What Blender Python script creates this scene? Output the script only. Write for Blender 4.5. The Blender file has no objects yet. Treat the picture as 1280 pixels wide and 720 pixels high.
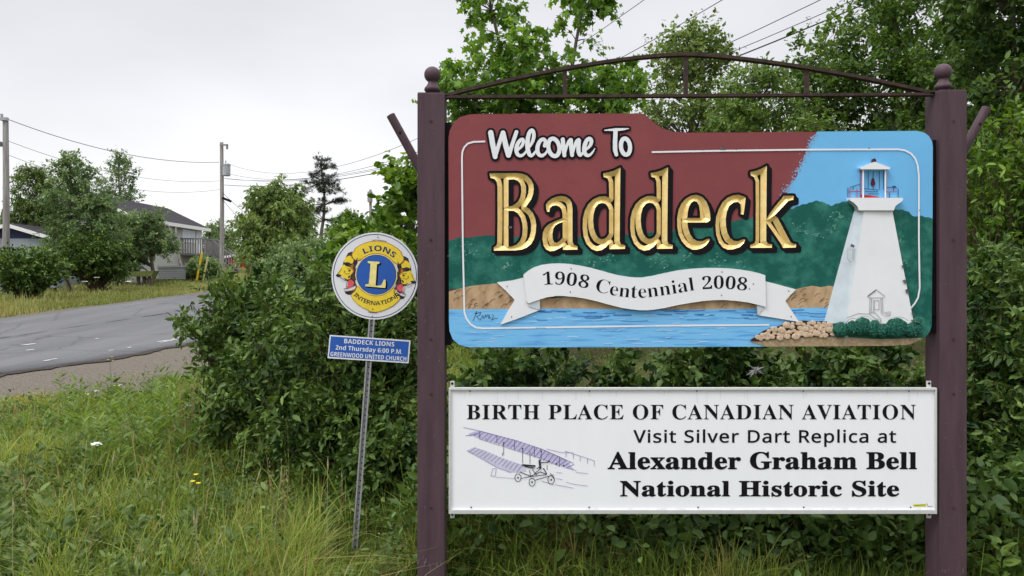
import bpy, math, random
import numpy as np
from mathutils import Vector

S = bpy.context.scene
COL = S.collection
R = math.radians
H = 1.6            # eye height
FPX = 960.0        # focal length in photo pixels (1280 wide)
CX, HY = 640.0, 345.0   # principal column, horizon row
D = 3.87           # distance of the sign face
K = D / FPX        # metres per photo pixel on the sign face

# ------------------------------------------------------------------ camera
cd = bpy.data.cameras.new('camera')
cam = bpy.data.objects.new('camera', cd)
COL.objects.link(cam)
cam.location = (0, 0, H)
cam.rotation_euler = (R(90), 0, 0)
cd.sensor_width = 36.0
cd.lens = 36.0 * FPX / 1280.0
cd.shift_y = (HY - 360.0) / 1280.0
cd.clip_end = 3000
cd.clip_start = 0.05
S.camera = cam

# ------------------------------------------------------------------ sky, sun, exposure
SUN_EL, SUN_AZ = 54.0, 232.0       # degrees; azimuth clockwise from +Y: behind the camera to the left
w = bpy.data.worlds.new('World'); S.world = w; w.use_nodes = True
nt = w.node_tree; N = nt.nodes; L = nt.links
N.clear()
out = N.new('ShaderNodeOutputWorld'); bg = N.new('ShaderNodeBackground')
bg.inputs['Strength'].default_value = 0.1
sky = N.new('ShaderNodeTexSky'); sky.sky_type = 'NISHITA'; sky.sun_disc = False
sky.sun_elevation = R(SUN_EL); sky.sun_rotation = R(SUN_AZ); sky.dust_density = 4.0
tc = N.new('ShaderNodeTexCoord')
sep = N.new('ShaderNodeSeparateXYZ'); L.new(tc.outputs['Generated'], sep.inputs[0])
rmp = N.new('ShaderNodeValToRGB'); L.new(sep.outputs['Z'], rmp.inputs[0])
e = rmp.color_ramp.elements
e[0].position = 0.0;  e[0].color = (0.90, 0.905, 0.915, 1)
e[1].position = 1.0;  e[1].color = (1.85, 1.86, 1.90, 1)
for p, c in ((0.12, (0.83, 0.835, 0.85, 1)), (0.25, (0.69, 0.695, 0.73, 1)), (0.40, (0.66, 0.67, 0.70, 1)), (0.62, (1.45, 1.46, 1.5, 1))):
    q = e.new(p); q.color = c
# cloud layer: soft broad lumps of an overcast sky
mp = N.new('ShaderNodeMapping'); mp.inputs['Scale'].default_value = (1.3, 1.3, 3.2)
L.new(tc.outputs['Generated'], mp.inputs[0])
nz = N.new('ShaderNodeTexNoise'); nz.inputs['Scale'].default_value = 1.6; nz.inputs['Detail'].default_value = 4
nz.inputs['Roughness'].default_value = 0.45
L.new(mp.outputs[0], nz.inputs['Vector'])
mr = N.new('ShaderNodeMapRange'); mr.inputs['From Min'].default_value = 0.3; mr.inputs['From Max'].default_value = 0.7
mr.inputs['To Min'].default_value = 8.8; mr.inputs['To Max'].default_value = 11.0
L.new(nz.outputs['Fac'], mr.inputs['Value'])
ml = N.new('ShaderNodeVectorMath'); ml.operation = 'SCALE'
L.new(rmp.outputs[0], ml.inputs[0]); L.new(mr.outputs[0], ml.inputs['Scale'])
mx = N.new('ShaderNodeMix'); mx.data_type = 'RGBA'; mx.inputs['Factor'].default_value = 0.94
L.new(sky.outputs[0], mx.inputs['A']); L.new(ml.outputs[0], mx.inputs['B'])
L.new(mx.outputs['Result'], bg.inputs['Color']); L.new(bg.outputs[0], out.inputs[0])

sd = bpy.data.lights.new('sun', 'SUN'); sd.energy = 1.5; sd.angle = R(24); sd.color = (1, 0.985, 0.96)
so = bpy.data.objects.new('sun', sd); COL.objects.link(so); so.location = (-10, -10, 30)
sv = Vector((math.sin(R(SUN_AZ)) * math.cos(R(SUN_EL)), math.cos(R(SUN_AZ)) * math.cos(R(SUN_EL)), math.sin(R(SUN_EL))))
so.rotation_euler = sv.to_track_quat('Z', 'Y').to_euler()

S.view_settings.view_transform = 'Standard'
S.view_settings.look = 'None'
S.view_settings.exposure = 0.36
S.view_settings.gamma = 1.0
S.view_settings.use_curve_mapping = False
S.render.engine = 'CYCLES'
S.cycles.max_bounces = 8
S.cycles.transparent_max_bounces = 8

# ------------------------------------------------------------------ helpers
def at(px, py, Y):
    return np.array([(px - CX) / FPX * Y, Y, H + (HY - py) / FPX * Y])

def tag(o, label=None, cat=None, group=None, kind=None):
    if label: o['label'] = label
    if cat: o['category'] = cat
    if group: o['group'] = group
    if kind: o['kind'] = kind
    return o

def empty(name, loc, rotz=0.0, **kw):
    o = bpy.data.objects.new(name, None); COL.objects.link(o)
    o.location = loc; o.rotation_euler = (0, 0, rotz); o.empty_display_size = 0.2
    o['_root'] = True
    return tag(o, **kw)

def rootloc(p):
    while p.parent: p = p.parent
    return np.array(p.location)

def mk(name, V, F, mat, parent=None, smooth=False, attr=None, org=None):
    """V in world coordinates; stored relative to the thing's own origin."""
    V = np.asarray(V, dtype=np.float64).reshape(-1, 3)
    o_ = np.zeros(3)
    if parent is not None: o_ = rootloc(parent)
    elif org is not None: o_ = np.asarray(org, float)
    me = bpy.data.meshes.new(name)
    if isinstance(F, tuple):      # (flat loop indices, loop totals)
        li, lt = F
        li = np.asarray(li, np.int32); lt = np.asarray(lt, np.int32)
        me.vertices.add(len(V)); me.vertices.foreach_set('co', (V - o_).astype(np.float32).ravel())
        me.loops.add(len(li)); me.loops.foreach_set('vertex_index', li)
        me.polygons.add(len(lt))
        ls = np.zeros(len(lt), np.int32); ls[1:] = np.cumsum(lt)[:-1]
        me.polygons.foreach_set('loop_start', ls)
        me.update(calc_edges=True)
    else:
        me.from_pydata((V - o_).tolist(), [], [list(f) for f in F]); me.update()
    if smooth:
        me.polygons.foreach_set('use_smooth', np.ones(len(me.polygons), dtype=bool))
    if attr is not None:
        for an, av in attr.items():
            a = me.attributes.new(an, 'FLOAT', 'POINT'); a.data.foreach_set('value', np.asarray(av, np.float32))
    if mat is not None: me.materials.append(mat)
    o = bpy.data.objects.new(name, me); COL.objects.link(o)
    if parent is not None: o.parent = parent
    else: o.location = o_
    return o

class MB:
    """collects shapes into one mesh"""
    def __init__(s): s.V = []; s.F = []; s.n = 0
    def add(s, V, F):
        V = np.asarray(V, float).reshape(-1, 3)
        s.V.append(V); s.F += [[i + s.n for i in f] for f in F]; s.n += len(V); return s
    def box(s, x0, x1, y0, y1, z0, z1, bev=0.0):
        if bev <= 0:
            V = [(x, y, z) for x in (x0, x1) for y in (y0, y1) for z in (z0, z1)]
            return s.add(V, [(0,1,3,2),(4,6,7,5),(0,4,5,1),(2,3,7,6),(0,2,6,4),(1,5,7,3)])
        import bmesh
        bm = bmesh.new(); bmesh.ops.create_cube(bm, size=1.0)
        for v in bm.verts: v.co = ((x0+x1)/2 + v.co.x*(x1-x0), (y0+y1)/2 + v.co.y*(y1-y0), (z0+z1)/2 + v.co.z*(z1-z0))
        bmesh.ops.bevel(bm, geom=bm.edges[:], offset=bev, segments=2, profile=0.6, affect='EDGES')
        bm.verts.index_update()
        V = [tuple(v.co) for v in bm.verts]; F = [[v.index for v in f.verts] for f in bm.faces]; bm.free()
        return s.add(V, F)
    def tube(s, P, r, n=8, caps=True):
        P = np.asarray(P, float); m = len(P)
        r = np.full(m, r, float) if np.isscalar(r) else np.asarray(r, float)
        T = np.gradient(P, axis=0); T /= np.linalg.norm(T, axis=1, keepdims=True) + 1e-12
        ref = np.array([0, 0, 1.0]) if abs(T[0, 2]) < 0.9 else np.array([1.0, 0, 0])
        V = []
        for i in range(m):
            a = np.cross(T[i], ref); a /= np.linalg.norm(a) + 1e-12
            b = np.cross(T[i], a); ref = np.cross(a, T[i])
            th = np.arange(n) * 2 * np.pi / n
            V.append(P[i] + r[i] * (np.cos(th)[:, None] * a + np.sin(th)[:, None] * b))
        F = [(i*n+k, i*n+(k+1) % n, (i+1)*n+(k+1) % n, (i+1)*n+k) for i in range(m-1) for k in range(n)]
        if caps: F += [list(range(n))[::-1], [(m-1)*n+k for k in range(n)]]
        return s.add(np.concatenate(V), F)
    def lathe(s, prof, c, n=20, axis='z'):
        V = []; F = []
        th = np.arange(n) * 2*np.pi/n
        for r, z in prof:
            if axis == 'z': V += [(c[0]+r*math.cos(t), c[1]+r*math.sin(t), c[2]+z) for t in th]
            else: V += [(c[0]+r*math.cos(t), c[1]+z, c[2]+r*math.sin(t)) for t in th]
        for i in range(len(prof)-1):
            F += [(i*n+k, i*n+(k+1) % n, (i+1)*n+(k+1) % n, (i+1)*n+k) for k in range(n)]
        F += [list(range(n))[::-1], [(len(prof)-1)*n+k for k in range(n)]]
        return s.add(V, F)
    def poly(s, pts): return s.add(pts, [list(range(len(pts)))])
    def prism(s, P, vec):
        P = np.asarray(P, float); n = len(P)
        return s.add(np.concatenate([P, P + np.asarray(vec)]), [list(range(n))[::-1], list(range(n, 2*n))] + [(k, (k+1) % n, n+(k+1) % n, n+k) for k in range(n)])
    def done(s, name, mat, parent=None, smooth=False, org=None):
        return mk(name, np.concatenate(s.V), s.F, mat, parent, smooth, org=org)

# ------------------------------------------------------------------ materials
def lin(c):
    c = np.array(c, float) / 255.0
    return tuple(np.where(c <= 0.04045, c / 12.92, ((c + 0.055) / 1.055) ** 2.4))

def mat(name, col, rough=0.6, metal=0.0, var=0.12, scale=20.0, bump=0.0, bscale=None, col2=None, fac=(0.35, 0.65), spec=0.18, detail=5, stretch=None):
    m = bpy.data.materials.new(name); m.use_nodes = True
    t = m.node_tree; b = t.nodes['Principled BSDF']
    b.inputs['Roughness'].default_value = rough; b.inputs['Metallic'].default_value = metal
    b.inputs['Specular IOR Level'].default_value = spec
    tcd = t.nodes.new('ShaderNodeTexCoord'); vec = tcd.outputs['Object']
    if stretch:
        mpp = t.nodes.new('ShaderNodeMapping'); mpp.inputs['Scale'].default_value = stretch
        t.links.new(vec, mpp.inputs[0]); vec = mpp.outputs[0]
    n = t.nodes.new('ShaderNodeTexNoise'); n.inputs['Scale'].default_value = scale; n.inputs['Detail'].default_value = detail
    n.inputs['Roughness'].default_value = 0.62
    t.links.new(vec, n.inputs['Vector'])
    r = t.nodes.new('ShaderNodeValToRGB'); t.links.new(n.outputs['Fac'], r.inputs[0])
    c = np.array(col[:3])
    c2 = np.array(col2) if col2 is not None else np.clip(c * (1 + var), 0, 1)
    c1 = c if col2 is not None else c * (1 - var)
    r.color_ramp.elements[0].position = fac[0]; r.color_ramp.elements[0].color = (*c1, 1)
    r.color_ramp.elements[1].position = fac[1]; r.color_ramp.elements[1].color = (*c2, 1)
    t.links.new(r.outputs[0], b.inputs['Base Color'])
    if bump:
        n2 = t.nodes.new('ShaderNodeTexNoise'); n2.inputs['Scale'].default_value = bscale or scale*3; n2.inputs['Detail'].default_value = 4
        t.links.new(vec, n2.inputs['Vector'])
        bp = t.nodes.new('ShaderNodeBump'); bp.inputs['Strength'].default_value = bump; bp.inputs['Distance'].default_value = 0.01
        t.links.new(n2.outputs['Fac'], bp.inputs['Height']); t.links.new(bp.outputs[0], b.inputs['Normal'])
    return m

def leafmat(name, ca, cb, trans=0.35, rough=0.45):
    m = bpy.data.materials.new(name); m.use_nodes = True
    t = m.node_tree; t.nodes.clear()
    o = t.nodes.new('ShaderNodeOutputMaterial')
    at_ = t.nodes.new('ShaderNodeAttribute'); at_.attribute_name = 'tint'
    r = t.nodes.new('ShaderNodeValToRGB'); t.links.new(at_.outputs['Fac'], r.inputs[0])
    r.color_ramp.elements[0].color = (*ca, 1); r.color_ramp.elements[1].color = (*cb, 1)
    d = t.nodes.new('ShaderNodeBsdfPrincipled'); d.inputs['Roughness'].default_value = rough
    d.inputs['Specular IOR Level'].default_value = 0.22
    t.links.new(r.outputs[0], d.inputs['Base Color'])
    tr = t.nodes.new('ShaderNodeBsdfTranslucent')
    hv = t.nodes.new('ShaderNodeHueSaturation'); hv.inputs['Hue'].default_value = 0.485; hv.inputs['Saturation'].default_value = 1.15; hv.inputs['Value'].default_value = 1.3
    t.links.new(r.outputs[0], hv.inputs['Color']); t.links.new(hv.outputs[0], tr.inputs['Color'])
    mxs = t.nodes.new('ShaderNodeMixShader'); mxs.inputs[0].default_value = trans
    t.links.new(d.outputs[0], mxs.inputs[1]); t.links.new(tr.outputs[0], mxs.inputs[2]); t.links.new(mxs.outputs[0], o.inputs[0])
    return m

M = {}
M['post'] = mat('purple_brown_paint', (0.074, 0.045, 0.056), 0.55, var=0.16, scale=7, bump=0.15, bscale=30, stretch=(3, 3, 0.35))
M['iron'] = mat('rusty_dark_iron', (0.030, 0.020, 0.020), 0.65, var=0.3, scale=30, col2=(0.065, 0.038, 0.032), bump=0.2)
M['black'] = mat('black_paint', (0.007, 0.006, 0.009), 0.6, var=0.2, spec=0.1)
M['burgundy'] = mat('burgundy_paint', (0.215, 0.054, 0.060), 0.5, var=0.07, scale=5, bump=0.05, bscale=120)
M['skyblue'] = mat('painted_sky_blue', (0.145, 0.43, 0.735), 0.5, var=0.05, scale=3, bump=0.04, bscale=150)
M['hills'] = mat('painted_hill_green', (0.006, 0.090, 0.072), 0.55, scale=11, col2=(0.06, 0.26, 0.20), fac=(0.45, 0.82), detail=8, bump=0.1, bscale=90)
M['hills_pale'] = mat('painted_pale_foliage', (0.03, 0.16, 0.12), 0.55, scale=60, col2=(0.22, 0.42, 0.33), fac=(0.4, 0.75), detail=6)
M['shore'] = mat('painted_tan_shore', (0.30, 0.19, 0.105), 0.55, scale=20, col2=(0.50, 0.35, 0.21), fac=(0.3, 0.6), detail=6, stretch=(1, 1, 0.5))
M['water'] = mat('painted_water_blue', (0.09, 0.31, 0.64), 0.5, scale=9, col2=(0.18, 0.47, 0.79), fac=(0.36, 0.5), detail=6, stretch=(0.5, 1, 9))
M['white'] = mat('white_sign_paint', (0.74, 0.745, 0.78), 0.45, var=0.025, scale=6, bump=0.03, bscale=90)
M['whitepanel'] = mat('white_panel', (0.80, 0.81, 0.85), 0.4, var=0.012, scale=5, stretch=(2.5, 1, 0.35), bump=0.02)
M['greywhite'] = mat('greyed_white_paint', (0.52, 0.58, 0.64), 0.5, var=0.08, scale=12)
M['gold'] = mat('gold_leaf', (0.74, 0.51, 0.17), 0.42, metal=0.35, scale=25, col2=(0.92, 0.75, 0.37), fac=(0.2, 0.75), detail=6, bump=0.08, bscale=90, spec=0.4)
M['stone'] = mat('painted_stones', (0.40, 0.28, 0.19), 0.6, scale=70, col2=(0.62, 0.47, 0.34), fac=(0.3, 0.6))
M['sandtan'] = mat('painted_sand', (0.30, 0.215, 0.13), 0.6, scale=60, col2=(0.52, 0.42, 0.28), fac=(0.45, 0.8))
M['bushgreen'] = mat('painted_bush_green', (0.004, 0.055, 0.04), 0.5, scale=110, col2=(0.03, 0.17, 0.12), fac=(0.45, 0.65), bump=0.5, bscale=200)
M['red'] = mat('red_paint', (0.42, 0.02, 0.025), 0.5)
M['darkred'] = mat('dark_red_paint', (0.085, 0.008, 0.022), 0.5)
M['greyline'] = mat('grey_painted_line', (0.36, 0.37, 0.40), 0.5)
M['lavender'] = mat('lavender_print', (0.49, 0.46, 0.66), 0.5, var=0.1)
M['lavpale'] = mat('pale_lavender_print', (0.56, 0.54, 0.69), 0.5, var=0.06)
M['violet'] = mat('violet_ink', (0.22, 0.19, 0.40), 0.5)
M['ink'] = mat('navy_black_ink', (0.02, 0.018, 0.045), 0.5)
M['alu'] = mat('aluminium_trim', (0.62, 0.62, 0.62), 0.4, metal=0.3, var=0.05)
M['galv'] = mat('galvanised_steel', (0.36, 0.36, 0.38), 0.5, metal=0.35, var=0.15, scale=60)
M['hole'] = mat('dark_hole', (0.01, 0.01, 0.01), 0.9)
M['signwhite'] = mat('white_reflective_sheet', (0.72, 0.725, 0.77), 0.4, var=0.03, scale=4)
M['navy'] = mat('navy_ring', (0.03, 0.04, 0.13), 0.5)
M['royal'] = mat('royal_blue_sheet', (0.028, 0.105, 0.42), 0.4, var=0.05)
M['yellow'] = mat('yellow_sheet', (0.80, 0.60, 0.05), 0.45, var=0.06)
M['cream'] = mat('cream_yellow', (0.82, 0.70, 0.28), 0.45)
M['orange'] = mat('orange_brown', (0.45, 0.17, 0.03), 0.5)
M['mane'] = mat('dark_brown_mane', (0.045, 0.028, 0.022), 0.5, col2=(0.12, 0.07, 0.04), scale=120)
M['pink'] = mat('mouth_pink_red', (0.70, 0.10, 0.13), 0.5)
M['jaw'] = mat('pale_jaw', (0.66, 0.62, 0.60), 0.5)
M['chip'] = mat('bare_chipped_wood', (0.12, 0.10, 0.09), 0.8, scale=80, var=0.4)

# ------------------------------------------------------------------ signed distance drawing
class Field:
    """a drawing on a fine grid in photo-pixel units of a flat sign face"""
    def __init__(s, x0, y0, x1, y1, st):
        s.x0, s.y0, s.st = x0, y0, st
        s.nx = int(math.ceil((x1 - x0) / st)) + 1; s.ny = int(math.ceil((y1 - y0) / st)) + 1
        s.X, s.Y = np.meshgrid(x0 + np.arange(s.nx) * st, y0 + np.arange(s.ny) * st)
    def blank(s): return np.full(s.X.shape, 1e3)
    def poly(s, pts):
        P = np.asarray(pts, float); Q = np.roll(P, -1, axis=0)
        d2 = np.full(s.X.shape, 1e12); ins = np.zeros(s.X.shape, bool)
        for (ax, ay), (bx, by) in zip(P, Q):
            ex, ey = bx-ax, by-ay; L2 = ex*ex + ey*ey
            if L2 < 1e-9: continue
            t = np.clip(((s.X-ax)*ex + (s.Y-ay)*ey)/L2, 0, 1)
            d2 = np.minimum(d2, (s.X-ax-t*ex)**2 + (s.Y-ay-t*ey)**2)
            c = ((ay > s.Y) != (by > s.Y))
            if ey != 0: ins ^= c & (s.X < ex*(s.Y-ay)/ey + ax)
        d = np.sqrt(d2); return np.where(ins, -d, d)
    def stroke(s, pts):
        """pts: (x, y, r)"""
        f = s.blank()
        for (ax, ay, ar), (bx, by, br) in zip(pts[:-1], pts[1:]):
            ex, ey = bx-ax, by-ay; L2 = ex*ex + ey*ey + 1e-12
            t = np.clip(((s.X-ax)*ex + (s.Y-ay)*ey)/L2, 0, 1)
            f = np.minimum(f, np.hypot(s.X-ax-t*ex, s.Y-ay-t*ey) - (ar + (br-ar)*t))
        return f
    def circle(s, x, y, r): return np.hypot(s.X-x, s.Y-y) - r
    def shift(s, f, dx, dy):
        ix, iy = int(round(dx/s.st)), int(round(dy/s.st)); g = s.blank()
        h, w_ = f.shape
        g[max(iy,0):h+min(iy,0), max(ix,0):w_+min(ix,0)] = f[max(-iy,0):h+min(-iy,0), max(-ix,0):w_+min(-ix,0)]
        return g
    def mesh(s, f, iso=0.0, depth=None):
        """filled region f<iso. returns px verts (x,y,f) , faces (li,lt), boundary segs"""
        f = f - iso
        f = np.where(np.abs(f) < 1e-6, -1e-6, f)
        ins = f < 0
        c = ins[:-1, :-1].astype(int) + ins[:-1, 1:] + ins[1:, 1:] + ins[1:, :-1]
        vid = -np.ones(f.shape, int)
        use = np.zeros(f.shape, bool)
        full = c == 4; part = (c > 0) & (c < 4)
        for dy, dx in ((0,0),(0,1),(1,1),(1,0)):
            use[dy:dy+full.shape[0], dx:dx+full.shape[1]] |= (full | part) & ins[dy:dy+full.shape[0], dx:dx+full.shape[1]]
        iy, ix = np.nonzero(use); vid[iy, ix] = np.arange(len(iy))
        V = [np.stack([s.X[iy, ix], s.Y[iy, ix], f[iy, ix]], 1)]; n = len(iy)
        fy, fx = np.nonzero(full)
        li = np.stack([vid[fy, fx], vid[fy, fx+1], vid[fy+1, fx+1], vid[fy+1, fx]], 1).ravel().tolist()
        lt = [4] * len(fy)
        ed = {}; ex = []; segs = []
        py, px = np.nonzero(part)
        for y, x in zip(py.tolist(), px.tolist()):
            co = ((y, x), (y, x+1), (y+1, x+1), (y+1, x)); loop = []; cr = []
            for k in range(4):
                a = co[k]; b = co[(k+1) % 4]; fa = f[a]; fb = f[b]
                if fa < 0: loop.append(int(vid[a]))
                if (fa < 0) != (fb < 0):
                    key = (a, b) if a < b else (b, a)
                    i = ed.get(key)
                    if i is None:
                        t = fa/(fa-fb); i = n + len(ex); ed[key] = i
                        ex.append((s.X[a] + t*(s.X[b]-s.X[a]), s.Y[a] + t*(s.Y[b]-s.Y[a]), 0.0))
                    loop.append(i); cr.append((i, fa < 0))
            if len(loop) >= 3:
                li += loop; lt.append(len(loop))
                if len(cr) == 2:
                    a, b = cr; segs.append((a[0], b[0]) if a[1] else (b[0], a[0]))
        if ex: V.append(np.array(ex))
        return np.concatenate(V), li, lt, segs

def face_pt(x, y, h, Yd=D, k=K, cx=CX, cy=HY, cz=H):
    x = np.asarray(x, float)
    return np.stack([(x - cx) * k, np.full(x.shape, Yd) - h, cz + (cy - np.asarray(y, float)) * k], -1)

def paint(name, field, f, h, m, parent, iso=0.0, thick=0.0, relief=None, Yd=D, k=K, smooth=False):
    """region of a drawing as a sheet h metres proud of the face; thick adds its edge; relief maps f to extra height"""
    V, li, lt, segs = field.mesh(f, iso)
    hh = np.full(len(V), h, float)
    if relief is not None: hh = hh + relief(V[:, 2])
    W = face_pt(V[:, 0], V[:, 1], hh, Yd, k)
    if thick and segs:
        sg = np.array(segs); n = len(W); u = np.unique(sg)
        mp_ = {int(a): n+i for i, a in enumerate(u)}
        B = W[u].copy(); B[:, 1] += thick
        W = np.concatenate([W, B])
        for a, b in segs: li += [a, b, mp_[b], mp_[a]]; lt.append(4)
    return mk(name, W, (li, lt), m, parent, smooth)

def smoothpoly(pts, it=2, closed=True):
    P = np.asarray(pts, float)
    for _ in range(it):
        Q = np.roll(P, -1, axis=0) if closed else P[1:]
        A = P if closed else P[:-1]
        n = np.stack([0.75*A + 0.25*Q, 0.25*A + 0.75*Q], 1).reshape(-1, P.shape[1])
        P = n if closed else np.concatenate([P[:1], n, P[-1:]])
    return P

def zc(ox, oy, sc):
    return lambda pts: [(ox + p[0]/sc, oy + p[1]/sc) + tuple(q/sc for q in p[2:]) for p in pts]

class Strips:
    """thin ink lines, each a hair prouder than the one before"""
    def __init__(s): s.V = []; s.F = []; s.i = 0
    def line(s, pts, wd):
        P = np.asarray(pts, float)
        for a, b in zip(P[:-1], P[1:]):
            d = b - a; l = np.hypot(*d)
            if l < 1e-6: continue
            n = np.array([-d[1], d[0]])/l*wd/2
            j = len(s.V)
            for q in (a-n, b-n, b+n, a+n): s.V.append((q[0], q[1], s.i*2.5e-5))
            s.F.append((j, j+1, j+2, j+3)); s.i += 1
        return s
    def circ(s, x, y, r, wd, n=18, ry=None):
        th = np.arange(n+1)*2*np.pi/n
        return s.line(np.stack([x+r*np.cos(th), y+(ry or r)*np.sin(th)], 1), wd)
    def done(s, name, h, m, parent, Yd=D, k=K):
        V = np.array(s.V); return mk(name, face_pt(V[:, 0], V[:, 1], h + V[:, 2], Yd, k), s.F, m, parent)

# text -----------------------------------------------------------------
def serif(s): return ''.join(chr(0x1D400+ord(c)-65) if 'A' <= c <= 'Z' else chr(0x1D41A+ord(c)-97) if 'a' <= c <= 'z' else chr(0x1D7CE+ord(c)-48) if '0' <= c <= '9' else c for c in s)
def sans(s, bold=False):
    u, l, d = (0x1D5D4, 0x1D5EE, 0x1D7EC) if bold else (0x1D5A0, 0x1D5BA, 0x1D7E2)
    return ''.join(chr(u+ord(c)-65) if 'A' <= c <= 'Z' else chr(l+ord(c)-97) if 'a' <= c <= 'z' else chr(d+ord(c)-48) if '0' <= c <= '9' else c for c in s)

def glyphs(body, offset=0.0, space=1.0):
    c = bpy.data.curves.new('lettering_curve', 'FONT'); c.body = body; c.size = 1.0; c.offset = offset
    c.space_character = space; c.resolution_u = 5
    o = bpy.data.objects.new('lettering_curve', c); COL.objects.link(o)
    dg = bpy.context.evaluated_depsgraph_get(); dg.update()
    me = bpy.data.meshes.new_from_object(o.evaluated_get(dg))
    V = np.zeros(len(me.vertices)*3); me.vertices.foreach_get('co', V); V = V.reshape(-1, 3)
    F = [list(p.vertices) for p in me.polygons]
    bpy.data.objects.remove(o); bpy.data.curves.remove(c); bpy.data.meshes.remove(me)
    return V, F

class Text:
    def __init__(s): s.V = []; s.F = []; s.n = 0
    def _add(s, P, F):
        s.V.append(P); s.F += [[i+s.n for i in f] for f in F]; s.n += len(P)
    def line(s, body, x0, x1, yb, yt, ref, offset=0.0, space=1.0, tilt=0.0):
        V, F = glyphs(body, offset, space); Rv, _ = glyphs(ref, offset)
        sy = (yb-yt)/(Rv[:, 1].max()-max(0, Rv[:, 1].min()))
        sx = (x1-x0)/(V[:, 0].max()-V[:, 0].min())
        x = x0 + (V[:, 0]-V[:, 0].min())*sx; y = yb - V[:, 1]*sy
        if tilt:
            cxx, cyy = (x0+x1)/2, yb; c, sn = math.cos(tilt), math.sin(tilt)
            x, y = cxx + (x-cxx)*c - (y-cyy)*sn, cyy + (x-cxx)*sn + (y-cyy)*c
        s._add(np.stack([x, y], 1), F); return s
    def along(s, body, curve, u0, u1, hh, ref, offset=0.0, flip=False, wscale=1.0):
        """glyphs set one by one along a px polyline between arc positions u0..u1 (px)"""
        C = np.asarray(curve, float); sl = np.concatenate([[0], np.cumsum(np.hypot(*np.diff(C, axis=0).T))])
        Rv, _ = glyphs(ref, offset); sc = hh/(Rv[:, 1].max()-max(0, Rv[:, 1].min()))
        adv = []; G = []
        for ch in body:
            if ch == ' ': G.append(None); adv.append(0.28); continue
            V, F = glyphs(ch, offset); G.append((V, F)); adv.append(V[:, 0].max()-V[:, 0].min()+0.075)
        adv = np.array(adv); tot = adv.sum() - 0.075
        kx = (u1-u0)/tot; u = u0
        for g, a in zip(G, adv):
            if g is not None:
                V, F = g; wd = V[:, 0].max()-V[:, 0].min(); um = u + wd*kx/2
                px = np.interp(um, sl, C[:, 0]); py = np.interp(um, sl, C[:, 1])
                qx = np.interp(um+1.5, sl, C[:, 0])-np.interp(um-1.5, sl, C[:, 0]); qy = np.interp(um+1.5, sl, C[:, 1])-np.interp(um-1.5, sl, C[:, 1])
                an = math.atan2(qy, qx); c, sn = math.cos(an), math.sin(an)
                lx = (V[:, 0]-V[:, 0].min()-wd/2)*kx*wscale; ly = -V[:, 1]*sc
                s._add(np.stack([px + lx*c - ly*sn, py + lx*sn + ly*c], 1), F)
            u += a*kx
        return s
    def done(s, name, h, m, parent, Yd=D, k=K):
        P = np.concatenate(s.V); return mk(name, face_pt(P[:, 0], P[:, 1], h, Yd, k), s.F, m, parent)

# ================================================================== SETTING
TD = np.array([0.261, 0.9653]); TN = np.array([-0.9653, 0.261]); P0 = np.array([-8.2, 12.3])
def road_ts(x, y):
    dx, dy = np.asarray(x, float)-P0[0], np.asarray(y, float)-P0[1]
    return dx*TD[0]+dy*TD[1], dx*TN[0]+dy*TN[1]
def zbase(x, y):
    t, s_ = road_ts(x, y)
    u = np.clip(t, 0, None)
    z = np.where(u < 6, u*u/12.0, u-3.0)*0.062
    lim = 2.55
    return np.where(z < 1.9, z, 1.9 + (lim-1.9)*(1-np.exp(-(z-1.9)/(lim-1.9))))
def zg(x, y):
    x = np.asarray(x, float); y = np.asarray(y, float)
    t, s_ = road_ts(x, y)
    off = np.maximum(np.maximum(-s_ - 2.0, s_ - 9.8), 0); k = np.clip(off/2.0, 0, 1)
    b = 0.05*np.sin(x*0.9+1.3)*np.cos(y*0.7) + 0.03*np.sin(x*2.3+y*1.7) + 0.025*np.sin(y*3.1-x*0.6)
    return zbase(x, y) + k*b - 0.02*k
rng = np.random.default_rng(11)

def axis(lo, hi, a, b, st, gr):
    v = list(np.arange(a, b+1e-6, st)); d = st
    while v[-1] < hi: d *= gr; v.append(v[-1]+d)
    d = st
    while v[0] > lo: d *= gr; v.insert(0, v[0]-d)
    return np.array(v)
gx = axis(-900, 900, -30, 16, 0.3, 1.25); gy = axis(-60, 1500, 1, 56, 0.3, 1.25)
GX, GY = np.meshgrid(gx, gy)
GZ = zg(GX, GY)
nx, ny = len(gx), len(gy)
ii = (np.arange(ny-1)[:, None]*nx + np.arange(nx-1)[None]).ravel()
gm = bpy.data.materials.new('grassy_soil'); gm.use_nodes = True
t_ = gm.node_tree; b_ = t_.nodes['Principled BSDF']; b_.inputs['Roughness'].default_value = 0.95; b_.inputs['Specular IOR Level'].default_value = 0.1
def noise_ramp(t, scale, els, detail=6, vec=None):
    n = t.nodes.new('ShaderNodeTexNoise'); n.inputs['Scale'].default_value = scale; n.inputs['Detail'].default_value = detail
    c = t.nodes.new('ShaderNodeTexCoord'); t.links.new(vec or c.outputs['Object'], n.inputs['Vector'])
    r = t.nodes.new('ShaderNodeValToRGB'); t.links.new(n.outputs['Fac'], r.inputs[0])
    e = r.color_ramp.elements
    for i, (p, c_) in enumerate(els):
        q = e[i] if i < 2 else e.new(p); q.position = p; q.color = (*c_, 1)
    return r
ra = noise_ramp(t_, 1.1, [(0.35, (0.075, 0.055, 0.032)), (0.6, (0.07, 0.085, 0.025)), (0.75, (0.10, 0.11, 0.035))])
t_.links.new(ra.outputs[0], b_.inputs['Base Color'])
nb = t_.nodes.new('ShaderNodeTexNoise'); nb.inputs['Scale'].default_value = 18; nb.inputs['Detail'].default_value = 6
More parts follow.
